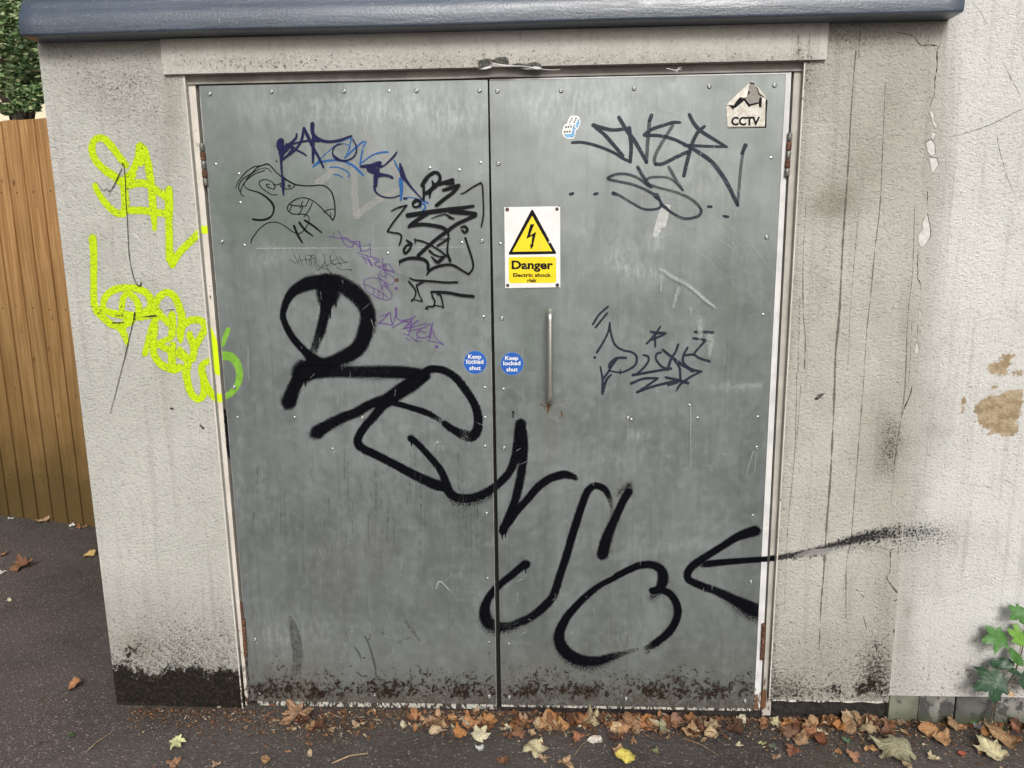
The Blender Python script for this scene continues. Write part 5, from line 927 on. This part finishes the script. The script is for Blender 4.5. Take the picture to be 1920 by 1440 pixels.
pm = bpy.data.meshes.new('plank'); pm.from_pydata(g.v, [], g.f); pm.materials.append(M_WOOD)
ang = math.atan2(-fd[1], -fd[0]); ME_NAIL = proto([(.005, 0), (.004, .0015), (.0005, .002)], 8); ME_NAIL.materials.append(plain('dark_nail', (.02, .015, .012), .6))
for i in range(-10, 17):
    s = i*pitch; p = fa+fd*s; h = TOP-gz(p[0])+RS.uniform(-.006, .003)
    o = link('plank', pm); o.parent = fe; o.location = (p[0]-fe.location[0], p[1]-fe.location[1], gz(p[0])-.01-fe.location[2]); o.rotation_euler = (0, 0, ang+RS.uniform(-.015, .015)); o.scale = (1, 1, h)
    for hz in (2.03, 1.36, .30):
        q = p+fn*.014-fd*.035; nl = link('nail', ME_NAIL); nl.parent = o; nl.location = (.055+RS.uniform(-.01, .01), .0042, (hz+RS.uniform(-.01, .01))/h); nl.scale = (1, 1, 1/h)
g = G()
for hz in (.35, 1.3, 2.1):
    a = fa-fd*1.2-fn*.075; b = fa+fd*2.0-fn*.075; g.tube([(a[0], a[1], hz), (b[0], b[1], hz)], .03, 4)
g.obj('rail', M_WOOD, fe)
p = onG(2, 970); g = G(); g.box(p[0]-.13, p[0]-.035, p[1]-.10, p[1]-.03, -.05, 1.0); g.obj('green_post', plain('mossy_green_post', (.022, .035, .012), .8), fe)

# ------------------------------------------------------------------ behind the fence: tree and a pale house
def leafcloud(name, centers, n, size, parent, mat, flat=.5):
    V = np.zeros((n*4, 3)); A = np.zeros((n*4, 4)); F_ = []
    for i in range(n):
        c, r = centers[RS.randint(len(centers))]; d = RS.randn(3); d /= np.linalg.norm(d); p = np.array(c)+d*r*RS.uniform(.45, 1.0)*np.array([1, 1, .75])
        a = RS.randn(3); a /= np.linalg.norm(a); a[2] *= flat; b = np.cross(a, RS.randn(3)); b /= np.linalg.norm(b); s = size*RS.uniform(.6, 1.3)
        V[4*i:4*i+4] = [p-a*s, p+b*s*.42, p+a*s, p-b*s*.42]; A[4*i:4*i+4] = (RS.uniform(), RS.uniform(), 0, 1); F_.append((4*i, 4*i+1, 4*i+2, 4*i+3))
    return mk(name, V, F_, mat, parent, col=A)
n = NT('tree_leaf'); r0, r1, _, _, _ = n.attr(); c = n.ramp(r0, [(0, (.045, .095, .035)), (.3, (.09, .18, .065)), (.6, (.20, .31, .12)), (1, (.42, .44, .25))]); n.out(c, .55); M_LEAFT = n.mat
n.put(n.bsdf.inputs['Transmission Weight'], 0)
M_BARK = plain('bark', (.055, .042, .03), .9, var=.4, scale=20, bump=.8)
tc = onY(45, 60, 5.6); tr_ = tag(empty('garden_tree', (tc[0]-.5, 6.2, gz(0))), 'leafy green tree rising behind the timber fence', 'tree')
g = G(); bx_ = tc[0]-.5
g.tube([(bx_, 6.2, -.1), (bx_+.05, 6.2, 1.2), (bx_-.03, 6.15, 2.4), (bx_+.1, 6.1, 3.6), (bx_, 6, 4.8)], [.16, .13, .11, .08, .03], 9)
g.obj('trunk', M_BARK, tr_)
cc = []
for k in range(46):
    d = RS.randn(3); d /= np.linalg.norm(d); c = np.array([bx_, 6.1, 4.55])+d*np.array([1.5, 1.3, 1.3])*RS.uniform(.35, 1); cc.append((tuple(c), RS.uniform(.28, .55)))
for (x, y_) in ((10, 20), (50, 40), (75, 60), (20, 90), (60, 110), (80, 140), (15, 140), (45, 160), (30, -20), (70, 5), (10, 60), (40, 85)):
    p = onY(x, y_, 5.3+RS.uniform(-.3, .5)); cc.append((tuple(p), RS.uniform(.16, .26)))
for (x, y_) in ((5, 165), (28, 178), (52, 172), (72, 182), (60, 200), (15, 205), (40, 196), (80, 165)):
    p = onY(x, y_, 5.2); cc.append((tuple(p), .075))
g = G()
for c, r in cc[::3]: g.tube([(bx_, 6.1, 2.6+RS.uniform(0, 1.2)), ((bx_+c[0])/2, (6.1+c[1])/2, c[2]-.35), c], [.04, .022, .006], 6)
g.obj('branches', M_BARK, tr_)
o = leafcloud('crown', cc, 26000, .036, tr_, M_LEAFT)
hb = tag(empty('pale_house', (-6.5, 13, gz(-3))), 'pale cream building glimpsed between the tree and the fence top', 'building')
g = G(); g.box(-12, -2.6, 12.0, 16, -.3, 4.6); g.obj('wall', plain('cream_house_render', (.78, .72, .52), .8, var=.06, scale=3), hb)
g = G(); g.hexa([(-12.3, 11.7, 4.6), (-2.3, 11.7, 4.6), (-2.3, 16.3, 4.6), (-12.3, 16.3, 4.6), (-11, 14, 6.4), (-3.6, 14, 6.4), (-3.6, 14.1, 6.4), (-11, 14.1, 6.4)]); g.obj('roof', plain('brown_roof_tiles', (.12, .06, .04), .8, var=.3, scale=6), hb)
for wx_ in (-9.6, -6.6):
    g = G(); g.box(wx_-.5, wx_+.5, 11.985, 11.998, 1.2, 2.4); w_ = g.obj('window', plain('window_frame_white', (.6, .6, .6), .5), hb); g = G(); g.box(wx_-.44, wx_+.44, 11.975, 11.984, 1.26, 2.34); g.obj('pane', plain('dark_window_pane', (.03, .035, .04), .08), w_)

# ------------------------------------------------------------------ fallen leaves
def leafmat():
    n = NT('dead_leaf'); a, b, vein, _, col = n.attr(); f = n.noise(140, 4, .7); sp = n.noise(45, 4, .7)
    c = n.mix(n.mr(f, .3, .7), n.mix(1.0, col, (.62, .58, .52), 'MULTIPLY'), col); c = n.mix(n.m('MULTIPLY', n.mr(sp, .56, .66), .55), c, n.mix(1.0, col, (.35, .26, .20), 'MULTIPLY'))
    return n.out(c, .68, normal=n.bump(n.noise(170, 3), .0012, .8), spec=.25)
M_DEAD = leafmat()
def outline(kind, th, rr):
    if kind == 'maple':
        r = .0
        for c, w, l in ((90, 42, 1.0), (34, 40, .93), (146, 40, .93), (-20, 36, .66), (200, 36, .66)):
            d = abs((math.degrees(th)-c+180) % 360-180); r = max(r, l*(max(0, 1-d/w)**.55))
        r = max(r, .42); r *= 1+.06*math.sin(th*23)+.03*math.sin(th*37+rr)
        return r
    if kind == 'oval': return .5/math.sqrt((math.sin(th)*.5)**2+(math.cos(th)*.92)**2)*(1.0+.12*max(0, math.sin(th))**8)
    if kind == 'birch':
        d = abs((math.degrees(th)-90+180) % 360-180); return (.62+.38*max(0, 1-d/40)**1.3)*(1+.04*math.sin(th*19))*(1 if d < 120 else .9)
    return .7+.22*math.sin(th*3+rr)+.14*math.sin(th*7+rr*2)+.06*math.sin(th*13)
def leafmesh(kind, size, curl, col, seed, crumple=1.0, nseg=40):
    r = np.random.RandomState(seed); rr = r.uniform(0, 6); rings = (.0, .33, .66, 1.0); V = []; F_ = []; A = []
    ph = r.uniform(0, 6, 4); asp = r.uniform(.85, 1.0)
    V.append((0, 0, 0)); A.append((1, 1, 1, 1))
    for ri in rings[1:]:
        for k in range(nseg):
            th = 2*math.pi*k/nseg; R0 = outline(kind, th, rr); j = 1+(r.uniform(-.07, .05) if ri == 1 else 0)
            V.append((math.cos(th)*R0*ri*j*asp, math.sin(th)*R0*ri*j, 0)); e = 1.0 if ri < 1 else .78
            vn = 1.0+(.22 if (kind == 'maple' and min(abs((math.degrees(th)-c+180) % 360-180) for c in (90, 34, 146, -18, 198)) < 5) else 0)
            A.append((e*vn, e*vn, e*vn, 1))
    V = np.array(V)*size*.5; x, y = V[:, 0]/size*2, V[:, 1]/size*2
    rad = np.hypot(x, y); V[:, 2] = size*.5*(curl*(rad**2)*.42*(.65+.5*np.sin(np.arctan2(y, x)*2+ph[0]))+crumple*(.15*np.sin(x*4+ph[1])*np.cos(y*3.4+ph[2])+.09*np.sin(x*9+y*7+ph[3])*rad)+.05*np.abs(x)*curl)
    k = 1-curl*.16*rad; V[:, 0] *= k; V[:, 1] *= k; V[:, 2] -= V[:, 2].min()-.0005
    for k in range(nseg): F_.append((0, 1+k, 1+(k+1) % nseg))
    for j in range(2):
        for k in range(nseg): a = 1+j*nseg; F_.append((a+k, a+nseg+k, a+nseg+(k+1) % nseg, a+(k+1) % nseg))
    C = np.array(A); C[:, :3] *= np.array(col)[None]; C[:, :3] *= r.uniform(.85, 1.12, (len(C), 1)); return V, F_, np.clip(C, 0, 1)
def add_leaf(px, py, wpx, kind, colr, label, curl=.7, rot=None, tilt=None, lift=0.0, crumple=1.0, group='fallen leaves along the foot of the doors and wall', name='fallen_leaf', cat='leaf'):
    colr = tuple(np.array(colr)*.86+np.mean(colr)*.14)
    p = onG(px, py); dist = float((p-CAM)@FW); size = wpx*dist/F*(1.32 if kind != 'oval' else 1.2); sd_ = int(px*7+py*13)
    V, F_, C = leafmesh(kind, size, curl, colr, sd_, crumple); r = np.random.RandomState(sd_+1)
    rot = r.uniform(0, 360) if rot is None else rot; tx, ty = (r.uniform(-10, 26), r.uniform(-14, 14)) if tilt is None else tilt
    E = Matrix.Rotation(R_(tx), 3, 'X') @ Matrix.Rotation(R_(ty), 3, 'Y') @ Matrix.Rotation(R_(rot), 3, 'Z')
    V = np.array(V)@np.array(E).T; V[:, 2] -= V[:, 2].min(); 
    V[:, 1] = np.minimum(V[:, 1]+p[1], -.0 if p[1] < 0 else 9)-p[1]
    o = mk(name, V, F_, M_DEAD, col=C, smooth=False); o.location = (p[0], p[1], gz(p[0])+.001+lift); 
    return tag(o, label, cat, group)
ORG, TAN, PALE, CREAM, BRN, DBR, RED, OLV, YLG, GRN_, GRY = (.46, .22, .085), (.46, .30, .17), (.60, .46, .29), (.68, .63, .42), (.26, .12, .06), (.115, .055, .032), (.50, .10, .04), (.36, .34, .20), (.66, .68, .33), (.07, .15, .05), (.42, .43, .45)
LVS = [
 (142, 1289, 38, 'birch', ORG, 'lone orange-brown curled leaf on the tarmac left of the wall corner', 1.2), (135, 1382, 17, 'oval', GRN_, 'tiny dark green leaf on the tarmac at lower left', .4), (332, 1397, 36, 'maple', YLG, 'pale yellow-green leaf alone on the tarmac below the left wall', .5),
 (80, 979, 28, 'oval', TAN, 'curled tan leaf lying against the foot of the fence', .9), (166, 1044, 26, 'birch', (.60, .42, .12), 'yellow-brown leaf between the fence and the wall corner', .9), (42, 1065, 40, 'frag', BRN, 'dark orange shredded leaf near the left edge below the fence', .5), (4, 1042, 18, 'frag', ORG, 'small orange leaf cut by the left edge of the photo', .5), (4, 1075, 14, 'frag', (.75, .74, .70), 'white scrap of leaf at the left edge under the orange leaf', .3), (150, 990, 22, 'frag', ORG, 'orange leaf crumbs at the fence foot beside the wall corner', .8), (17, 1127, 12, 'frag', CREAM, 'small cream leaf scrap on the tarmac far left', .5), (136, 987, 11, 'frag', (.7, .7, .66), 'tiny white scrap at the fence foot', .4), (21, 974, 11, 'frag', (.7, .7, .68), 'tiny white scrap at the left end of the fence foot', .4),
 (555, 1344, 62, 'frag', (.46, .27, .15), 'large shredded tan leaf lying flat under the left door', .6), (667, 1361, 20, 'oval', PALE, 'small cream-tan leaf beside the shredded leaf', .8), (697, 1337, 15, 'birch', ORG, 'tiny orange leaf tucked under the dark stick', .6), (777, 1347, 34, 'frag', ORG, 'orange-brown crumpled leaf against the left door foot', .9), (757, 1363, 22, 'oval', CREAM, 'cream leaf sliver below the orange crumpled leaf', .8), (779, 1368, 15, 'oval', ORG, 'tiny orange oval leaf left of the pale tan leaf', .5), (812, 1358, 46, 'frag', (.55, .34, .20), 'ragged pinkish-tan leaf under the left door', .8), (816, 1374, 34, 'birch', PALE, 'pale tan leaf in front of the ragged pinkish leaf', .4),
 (849, 1349, 24, 'birch', (.55, .28, .09), 'upright orange leaf left of the door gap', 1.2), (869, 1350, 17, 'frag', CREAM, 'small cream crumpled leaf among orange ones left of the door gap', .9), (880, 1361, 36, 'frag', ORG, 'flat orange leaf just left of the door gap', .6), (892, 1337, 18, 'oval', TAN, 'narrow curled tan leaf standing against the left door', 1.4), (916, 1357, 42, 'birch', (.50, .24, .075), 'big orange-brown leaf directly below the door gap', .8), (865, 1376, 22, 'frag', PALE, 'pale tan scrap in front of the flat orange leaf', .7), (897, 1386, 44, 'maple', CREAM, 'large cream veined leaf in front of the door gap', .4), (899, 1406, 18, 'frag', (.62, .64, .66), 'small whitish-grey scrap below the large cream leaf', .6), (951, 1365, 16, 'frag', CREAM, 'little cream leaf right of the door gap', .6), (953, 1382, 20, 'frag', BRN, 'small brown leaf right of the large cream leaf', .8), (946, 1430, 28, 'frag', BRN, 'brown crumpled leaf at the bottom edge below the door gap', .9), (581, 1416, 17, 'oval', PALE, 'cream oval leaf on open tarmac below the left door', .5), (500, 1427, 30, 'oval', (.50, .29, .13), 'long tan-orange leaf at the bottom edge left of centre', .8), (540, 1411, 10, 'oval', ORG, 'tiny orange leaf sliver on open tarmac below the left door', .6),
 (987, 1361, 40, 'frag', (.48, .29, .17), 'curled brown-tan leaf right of the door gap', 1.4), (970, 1381, 30, 'frag', BRN, 'dark brown leaf left of the large pale maple leaf', .9), (1025, 1360, 38, 'frag', (.52, .31, .15), 'square-ended tan leaf below the pull handle side', .8), (1056, 1365, 32, 'birch', (.56, .29, .10), 'orange leaf right of the square-ended tan leaf', .8), (1070, 1347, 18, 'frag', (.28, .10, .06), 'small red-brown leaf against the right door foot', .9), (1102, 1356, 52, 'maple', (.44, .36, .20), 'large dry crumpled straw-coloured leaf under the right door', 1.5), (1001, 1402, 56, 'maple', (.66, .60, .36), 'largest pale cream maple leaf, near the bottom centre', .35), (1082, 1386, 26, 'frag', (.36, .15, .07), 'russet leaf below the dry crumpled straw leaf', .8), (1117, 1391, 28, 'oval', (.70, .66, .60), 'near-white narrow leaf beside the russet leaf', .8), (1147, 1366, 20, 'oval', (.58, .28, .08), 'narrow orange leaf standing on edge under the right door', 1.5), (1150, 1389, 26, 'frag', DBR, 'dark brown leaf below the narrow orange leaf', .9), (1170, 1371, 36, 'frag', (.52, .28, .13), 'orange-tan crumpled leaf under the right door middle', .9), (1191, 1378, 22, 'frag', TAN, 'small tan leaf right of the orange-tan one', .7), (1202, 1355, 18, 'frag', CREAM, 'small cream leaf against the right door foot', .9), (1209, 1367, 28, 'frag', (.48, .21, .09), 'russet-orange leaf in front of the small cream one', .9), (1230, 1364, 30, 'birch', (.55, .55, .38), 'greenish cream folded leaf under the right door', 1.3), (1246, 1371, 30, 'oval', OLV, 'olive-tan leaf leaning on the folded greenish one', 1.1), (1269, 1357, 40, 'birch', (.34, .19, .13), 'brown-pink leaf with upturned edge under the right door', 1.1), (1295, 1376, 36, 'frag', (.46, .28, .14), 'tan leaf in front of the brown-pink one', 1.0), (1325, 1371, 34, 'maple', (.32, .13, .06), 'reddish brown crumpled leaf under the right end of the door', 1.4), (1389, 1353, 30, 'oval', (.66, .62, .46), 'pale cream oval leaf at the right corner of the door', .7), (1380, 1369, 38, 'frag', DBR, 'dark brown leaf under the pale oval one', .9), (1431, 1355, 28, 'birch', (.46, .24, .11), 'orange-brown leaf at the foot of the right door frame', .9), (1175, 1422, 44, 'birch', (.80, .68, .10), 'bright yellow leaf at the bottom edge right of centre', .2), (1160, 1412, 26, 'frag', (.62, .38, .20), 'pinkish tan leaf tucked behind the bright yellow one', .6), (1230, 1411, 15, 'frag', (.22, .24, .12), 'tiny green-brown scrap right of the bright yellow leaf', .7), (1320, 1389, 13, 'oval', TAN, 'tiny tan sliver on open tarmac below the right door', .5), (1386, 1398, 14, 'frag', CREAM, 'tiny cream scrap below the dark brown leaf at the door corner', .5), (1430, 1397, 15, 'frag', YLG, 'tiny yellow-green scrap near the right door frame', .5),
 (1455, 1360, 24, 'frag', (.66, .60, .36), 'pale cream leaf against the dark recessed base of the wall', .9), (1478, 1376, 44, 'birch', (.22, .12, .07), 'dull brown leaf left of the red leaf', .9), (1508, 1371, 34, 'oval', RED, 'bright red-orange leaf in the pile at right', .9), (1500, 1393, 38, 'birch', (.50, .31, .16), 'tan veined leaf below the bright red one', .7), (1537, 1392, 46, 'oval', (.28, .10, .045), 'long curled red-brown leaf right of the bright red one', 1.6), (1486, 1413, 28, 'frag', (.28, .11, .06), 'russet leaf below the tan veined leaf', .9), (1449, 1402, 18, 'frag', (.16, .19, .14), 'small grey-green leaf near the right frame foot', .5), (1592, 1350, 38, 'maple', PALE, 'pale tan crumpled leaf against the dark wall base', 1.3), (1625, 1372, 42, 'maple', (.58, .45, .25), 'pale yellow-tan leaf below the dark wall base', .6), (1640, 1353, 30, 'birch', (.50, .26, .12), 'orange leaf leaning at the start of the blocks', .9), (1663, 1378, 36, 'frag', (.28, .14, .08), 'brown folded leaf between two pale ones at right', 1.2), (1587, 1391, 16, 'frag', (.10, .19, .11), 'small green leaf scrap in the right pile', .5), (1635, 1408, 32, 'birch', (.58, .31, .12), 'orange-tan leaf under the tip of the big olive leaf', .7), (1684, 1411, 88, 'maple', (.34, .32, .20), 'biggest leaf, olive-grey and torn, in the right foreground', .5), (1745, 1377, 42, 'birch', (.46, .24, .09), 'orange-brown leaf below the blocks', .8), (1763, 1391, 44, 'birch', (.52, .30, .13), 'tan-orange leaf overlapping the one below the blocks', .7), (1797, 1366, 26, 'oval', (.48, .25, .10), 'orange-brown rounded leaf at the foot of the blocks', .9), (1875, 1386, 58, 'oval', (.40, .24, .11), 'long brown-tan curled leaf below the seedling', 1.1), (1861, 1417, 64, 'maple', (.60, .55, .32), 'pale yellow torn leaf at the lower right', .5), (1825, 1357, 24, 'maple', (.11, .22, .06), 'small fresh green leaf on the ground left of the seedling stem', .8), (1837, 1370, 24, 'frag', (.30, .33, .36), 'crumpled grey-blue scrap below the seedling', 1.2), (1802, 1415, 18, 'oval', (.42, .10, .06), 'little red leaf at the lower right', .7), (1880, 1371, 22, 'frag', (.10, .16, .07), 'green leaf scrap on the ground under the seedling', .7), (1906, 1367, 34, 'frag', (.30, .13, .07), 'russet leaf at the right edge under the seedling', .9), (1665, 1354, 18, 'frag', (.40, .27, .17), 'little tan leaf at the first block', .9), (1542, 1374, 20, 'frag', CREAM, 'small cream leaf above the long red-brown one', .8), (1572, 1411, 16, 'frag', ORG, 'small orange scrap below the right pile', .8), (1568, 1367, 14, 'oval', (.50, .10, .04), 'tiny red sliver in the right pile', .7), (1748, 1423, 22, 'frag', (.58, .50, .30), 'small pale leaf beside the tip of the big olive leaf', .6), (1700, 1436, 26, 'oval', PALE, 'pale tan leaf cut by the bottom edge at right', .7), (1840, 1350, 16, 'frag', (.40, .20, .08), 'small orange-brown leaf against the third block', .9), (1600, 1424, 26, 'frag', (.42, .22, .12), 'thin brown shred at the bottom right pile edge', .7), (1455, 1423, 20, 'frag', (.48, .30, .18), 'thin tan shred at the bottom edge under the right frame', .7), (1020, 1424, 22, 'frag', (.46, .30, .18), 'thin tan shred under the largest pale maple leaf', .7), (1060, 1434, 30, 'frag', (.50, .33, .18), 'tan shred at the bottom edge right of the largest pale leaf', .6), (325, 1436, 26, 'frag', (.42, .22, .12), 'orange-brown shred at the bottom edge under the left wall', .6), (405, 1436, 18, 'frag', (.52, .36, .22), 'small tan shred at the bottom edge under the left door', .6)]
for k, L in enumerate(LVS):
    add_leaf(L[0], L[1], L[2], L[3], L[4], L[5], L[6]*.9, lift=.001*(k % 4))
hr = np.random.RandomState(21); HV = []; HF = []; HC = []
for i in range(95):
    cx = hr.choice([560, 850, 900, 985, 1030, 1100, 1180, 1230, 1290, 1330, 1480, 1520, 1600, 1650, 1820, 1900]); px, py = cx+hr.randn()*24, 1352+abs(hr.randn())*13
    p = onG(px, py); dist = float((p-CAM)@FW); size = hr.uniform(18, 40)*dist/F*1.2; col = np.array([ORG, TAN, BRN, DBR, (.40, .24, .14), (.34, .17, .09), PALE, (.48, .33, .2)][hr.randint(8)])*hr.uniform(.7, 1.05)
    V, F_, C = leafmesh(['maple', 'birch', 'frag', 'oval'][hr.randint(4)], size, hr.uniform(.5, 1.6), tuple(col), int(hr.randint(9999)), 1.5, 18)
    E = Matrix.Rotation(R_(hr.uniform(-15, 40)), 3, 'X') @ Matrix.Rotation(R_(hr.uniform(-25, 25)), 3, 'Y') @ Matrix.Rotation(R_(hr.uniform(0, 360)), 3, 'Z')
    V = np.array(V)@np.array(E).T; V[:, 2] -= V[:, 2].min(); V[:, 1] = np.minimum(V[:, 1]+p[1], -.001); V[:, 0] += p[0]; V[:, 2] += gz(p[0])+hr.uniform(0, .004)
    b = len(HV); HV += [tuple(v) for v in V]; HF += [tuple(k+b for k in f) for f in F_]; HC += [tuple(c) for c in C]
tag(mk('leaf_heap', HV, HF, M_DEAD, col=np.array(HC)), 'drift of crushed brown leaves packed against the doors and wall foot', 'leaf litter', kind='stuff')
# twigs
M_TWIG = plain('dry_twig', (.34, .24, .15), .8, var=.25, scale=60, bump=.5); M_TWIGD = plain('dark_twig', (.07, .042, .03), .8, var=.3, scale=60, bump=.5)
for a, b, r, mt, lab in (((160, 1411), (208, 1374), .0022, M_TWIG, 'thin pale twig on the tarmac at lower left'), ((65, 1400), (100, 1389), .0016, M_TWIGD, 'short dark twig at the lower left'), ((622, 1431), (690, 1412), .0030, M_TWIG, 'pale forked stick on the tarmac below the left door'), ((686, 1327), (726, 1341), .0045, M_TWIGD, 'short dark brown stick against the left door foot'),
    ((1077, 1416), (1110, 1384), .0010, M_TWIG, 'hair-thin stalk beside the largest pale leaf'), ((1280, 1384), (1348, 1417), .0012, M_TWIG, 'long thin stalk on open tarmac below the right door'), ((1592, 1366), (1620, 1390), .0026, M_TWIG, 'pale bent twig in the right pile'), ((1640, 1366), (1700, 1371), .0016, M_TWIG, 'thin twig lying near the first block'), ((847, 1373), (860, 1352), .0010, M_TWIG, 'thin upright stalk among leaves left of the door gap'), ((490, 1340), (532, 1356), .0010, M_TWIG, 'fine curved stalk under the left door')):
    p, q = onG(*a, .003), onG(*b, .003); mid = (p+q)/2+np.array([RS.uniform(-.01, .01), RS.uniform(-.008, .008), .004]); g = G(); g.tube([p, (p+mid)/2+[.002, 0, .001], mid, q], [r*.7, r, r*.9, r*.5], 7)
    o = g.obj('twig', mt); tag(o, lab, 'twig', 'twigs and stalks on the tarmac')

# leaf litter too small to count
def litter(name, n, sampler, smin, smax, cols, seed, label):
    r = np.random.RandomState(seed); V = []; A = []; F_ = []
    for i in range(n):
        px, py = sampler(r); p = onG(px, py); s = r.uniform(smin, smax)*(1 if r.uniform() < .85 else 1.7); a = r.uniform(0, math.pi); asp = r.uniform(.12, .8); z = r.uniform(.0005, .006)
        if p[1] > -.004: p[1] = -.004-r.uniform(0, .01)
        u = np.array([math.cos(a), math.sin(a), r.uniform(-.35, .35)])*s; w = np.array([-math.sin(a), math.cos(a), r.uniform(-.4, .4)])*s*asp; b = len(V); c = np.array([p[0], p[1], gz(p[0])+z+abs(u[2])+abs(w[2])])
        V += [c-u*.5, c+w*.5*r.uniform(.5, 1), c+u*.5, c-w*.5*r.uniform(.5, 1)]; co_ = np.array(cols[r.randint(len(cols))])*r.uniform(.6, 1.15); A += [tuple(co_)+(1,)]*4; F_ += [(b, b+1, b+2), (b, b+2, b+3)]
    o = mk(name, V, F_, M_DEAD, col=np.clip(A, 0, 1)); tag(o, label, 'leaf litter', kind='stuff'); return o
LC = [(.34, .16, .08), (.42, .25, .14), (.52, .38, .24), (.18, .08, .045), (.10, .06, .04), (.60, .52, .38), (.26, .12, .07), (.46, .22, .09)]
def band(r):
    x = r.uniform(240, 1960); top = 1326+ (8 if x > 450 else 4)+max(0, (x-1440)/40*1.0); spread = 14+22*math.exp(-((x-560)/90)**2)+20*(x > 1400)+10*math.sin(x*.021)**2
    return x, top+abs(r.randn())*spread
litter('leaf_litter', 6500, band, .003, .013, LC, 3, 'mulch of crumbled leaves and needles along the foot of the doors and wall')
def scatter(r):
    x = r.uniform(-60, 1980); return x, r.uniform(1335, 1480)
litter('scattered_crumbs', 1300, scatter, .002, .008, LC+[(.66, .62, .52)]*3, 5, 'scattered pale leaf crumbs and grit on the tarmac in front')
def scl(r):
    y = r.uniform(985, 1440); return r.uniform(-60, 200+(y-985)*.12), y
litter('scattered_crumbs', 520, scl, .002, .008, LC+[(.62, .60, .52)]*4, 8, 'sparse crumbs and grit on the tarmac left of the wall')
def pile(r):
    x = r.choice([560, 640, 820, 900, 1030, 1100, 1180, 1230, 1300, 1480, 1540, 1620, 1700, 1850])+r.randn()*45; return x, 1358+r.randn()*15
litter('leaf_shreds', 1900, pile, .007, .026, LC, 11, 'loose orange-brown leaf shreds between the fallen leaves')

# ------------------------------------------------------------------ sycamore seedling at the right
n = NT('fresh_leaf'); _, _, _, _, col = n.attr(); f = n.noise(60, 4); c = n.mix(n.mr(f, .35, .65), n.mix(1.0, col, (.78, .8, .75), 'MULTIPLY'), col); M_FRESH = n.out(c, .42, normal=n.bump(n.noise(90, 3), .001, .5), spec=.45)
sp_ = onG(1862, 1340); se = tag(empty('seedling', (sp_[0], -.03, gz(sp_[0]))), 'young green sycamore seedling growing at the foot of the white wall', 'plant')
YS = -.035
def sp(x, y_, dy=0.0): return onY(x, y_, YS-dy)
g = G(); root = sp(1852, 1344); root[2] = gz(root[0])-.01
g.tube([root, sp(1862, 1334), sp(1874, 1305), sp(1890, 1282, .01), sp(1905, 1255, .015), sp(1915, 1225, .02), sp(1922, 1195, .02), sp(1926, 1150, .02), sp(1930, 1110, .02)], [.0032, .003, .0028, .0026, .0024, .0022, .002, .0016, .001], 8)
g.obj('stem', plain('brown_stem', (.09, .065, .04), .7), se)
def fresh(x, y_, wpx, colr, attach, face, roll, kind='maple', dy=.03, curl=.25):
    c = sp(x, y_, dy); dist = float((c-CAM)@FW); size = wpx*dist/F*1.25; V, F_, C = leafmesh(kind, size, curl, colr, int(x*3+y_), .45, 60)
    V = np.array(V); V[:, 2] -= V[:, 2].mean(); nrm = Vector(face).normalized(); q = nrm.to_track_quat('Z', 'Y').to_matrix() @ Matrix.Rotation(R_(roll), 3, 'Z'); V = V@np.array(q).T+c
    o = mk('leaf', V, F_, M_FRESH, se, col=C)
    a = sp(*attach, .012); g = G(); g.tube([a, (a+c)/2+np.array([0, -.004, .004]), c], [.0010, .0009, .0008], 6); g.obj('leaf_stalk', plain('leaf_stalk', (.14, .11, .05), .6), se); return o
MG, BG_, DG = (.075, .20, .045), (.17, .34, .055), (.030, .075, .036)
fresh(1874, 1196, 62, MG, (1898, 1232), (.1, -1, .75), 95); fresh(1912, 1198, 52, BG_, (1912, 1225), (.2, -.9, .8), -10); fresh(1914, 1148, 46, MG, (1926, 1160), (.0, -1, .9), 120); fresh(1880, 1244, 34, DG, (1902, 1258), (-.2, -.8, .9), 100, 'oval'); fresh(1900, 1258, 26, DG, (1904, 1256), (.2, -.6, 1), 40, 'oval')
fresh(1868, 1278, 78, DG, (1890, 1284), (-.1, -1, .65), 110, dy=.05); fresh(1922, 1283, 44, DG, (1896, 1281), (.3, -1, .6), -60); fresh(1905, 1233, 30, MG, (1912, 1230), (0, -.6, 1), 10, 'oval'); fresh(1958, 1180, 62, MG, (1924, 1190), (.1, -1, .8), -70); fresh(1960, 1240, 60, DG, (1912, 1232), (.1, -1, .7), -80)
fresh(1893, 1300, 16, (.48, .30, .16), (1888, 1290), (0, -1, .4), 60, 'oval')
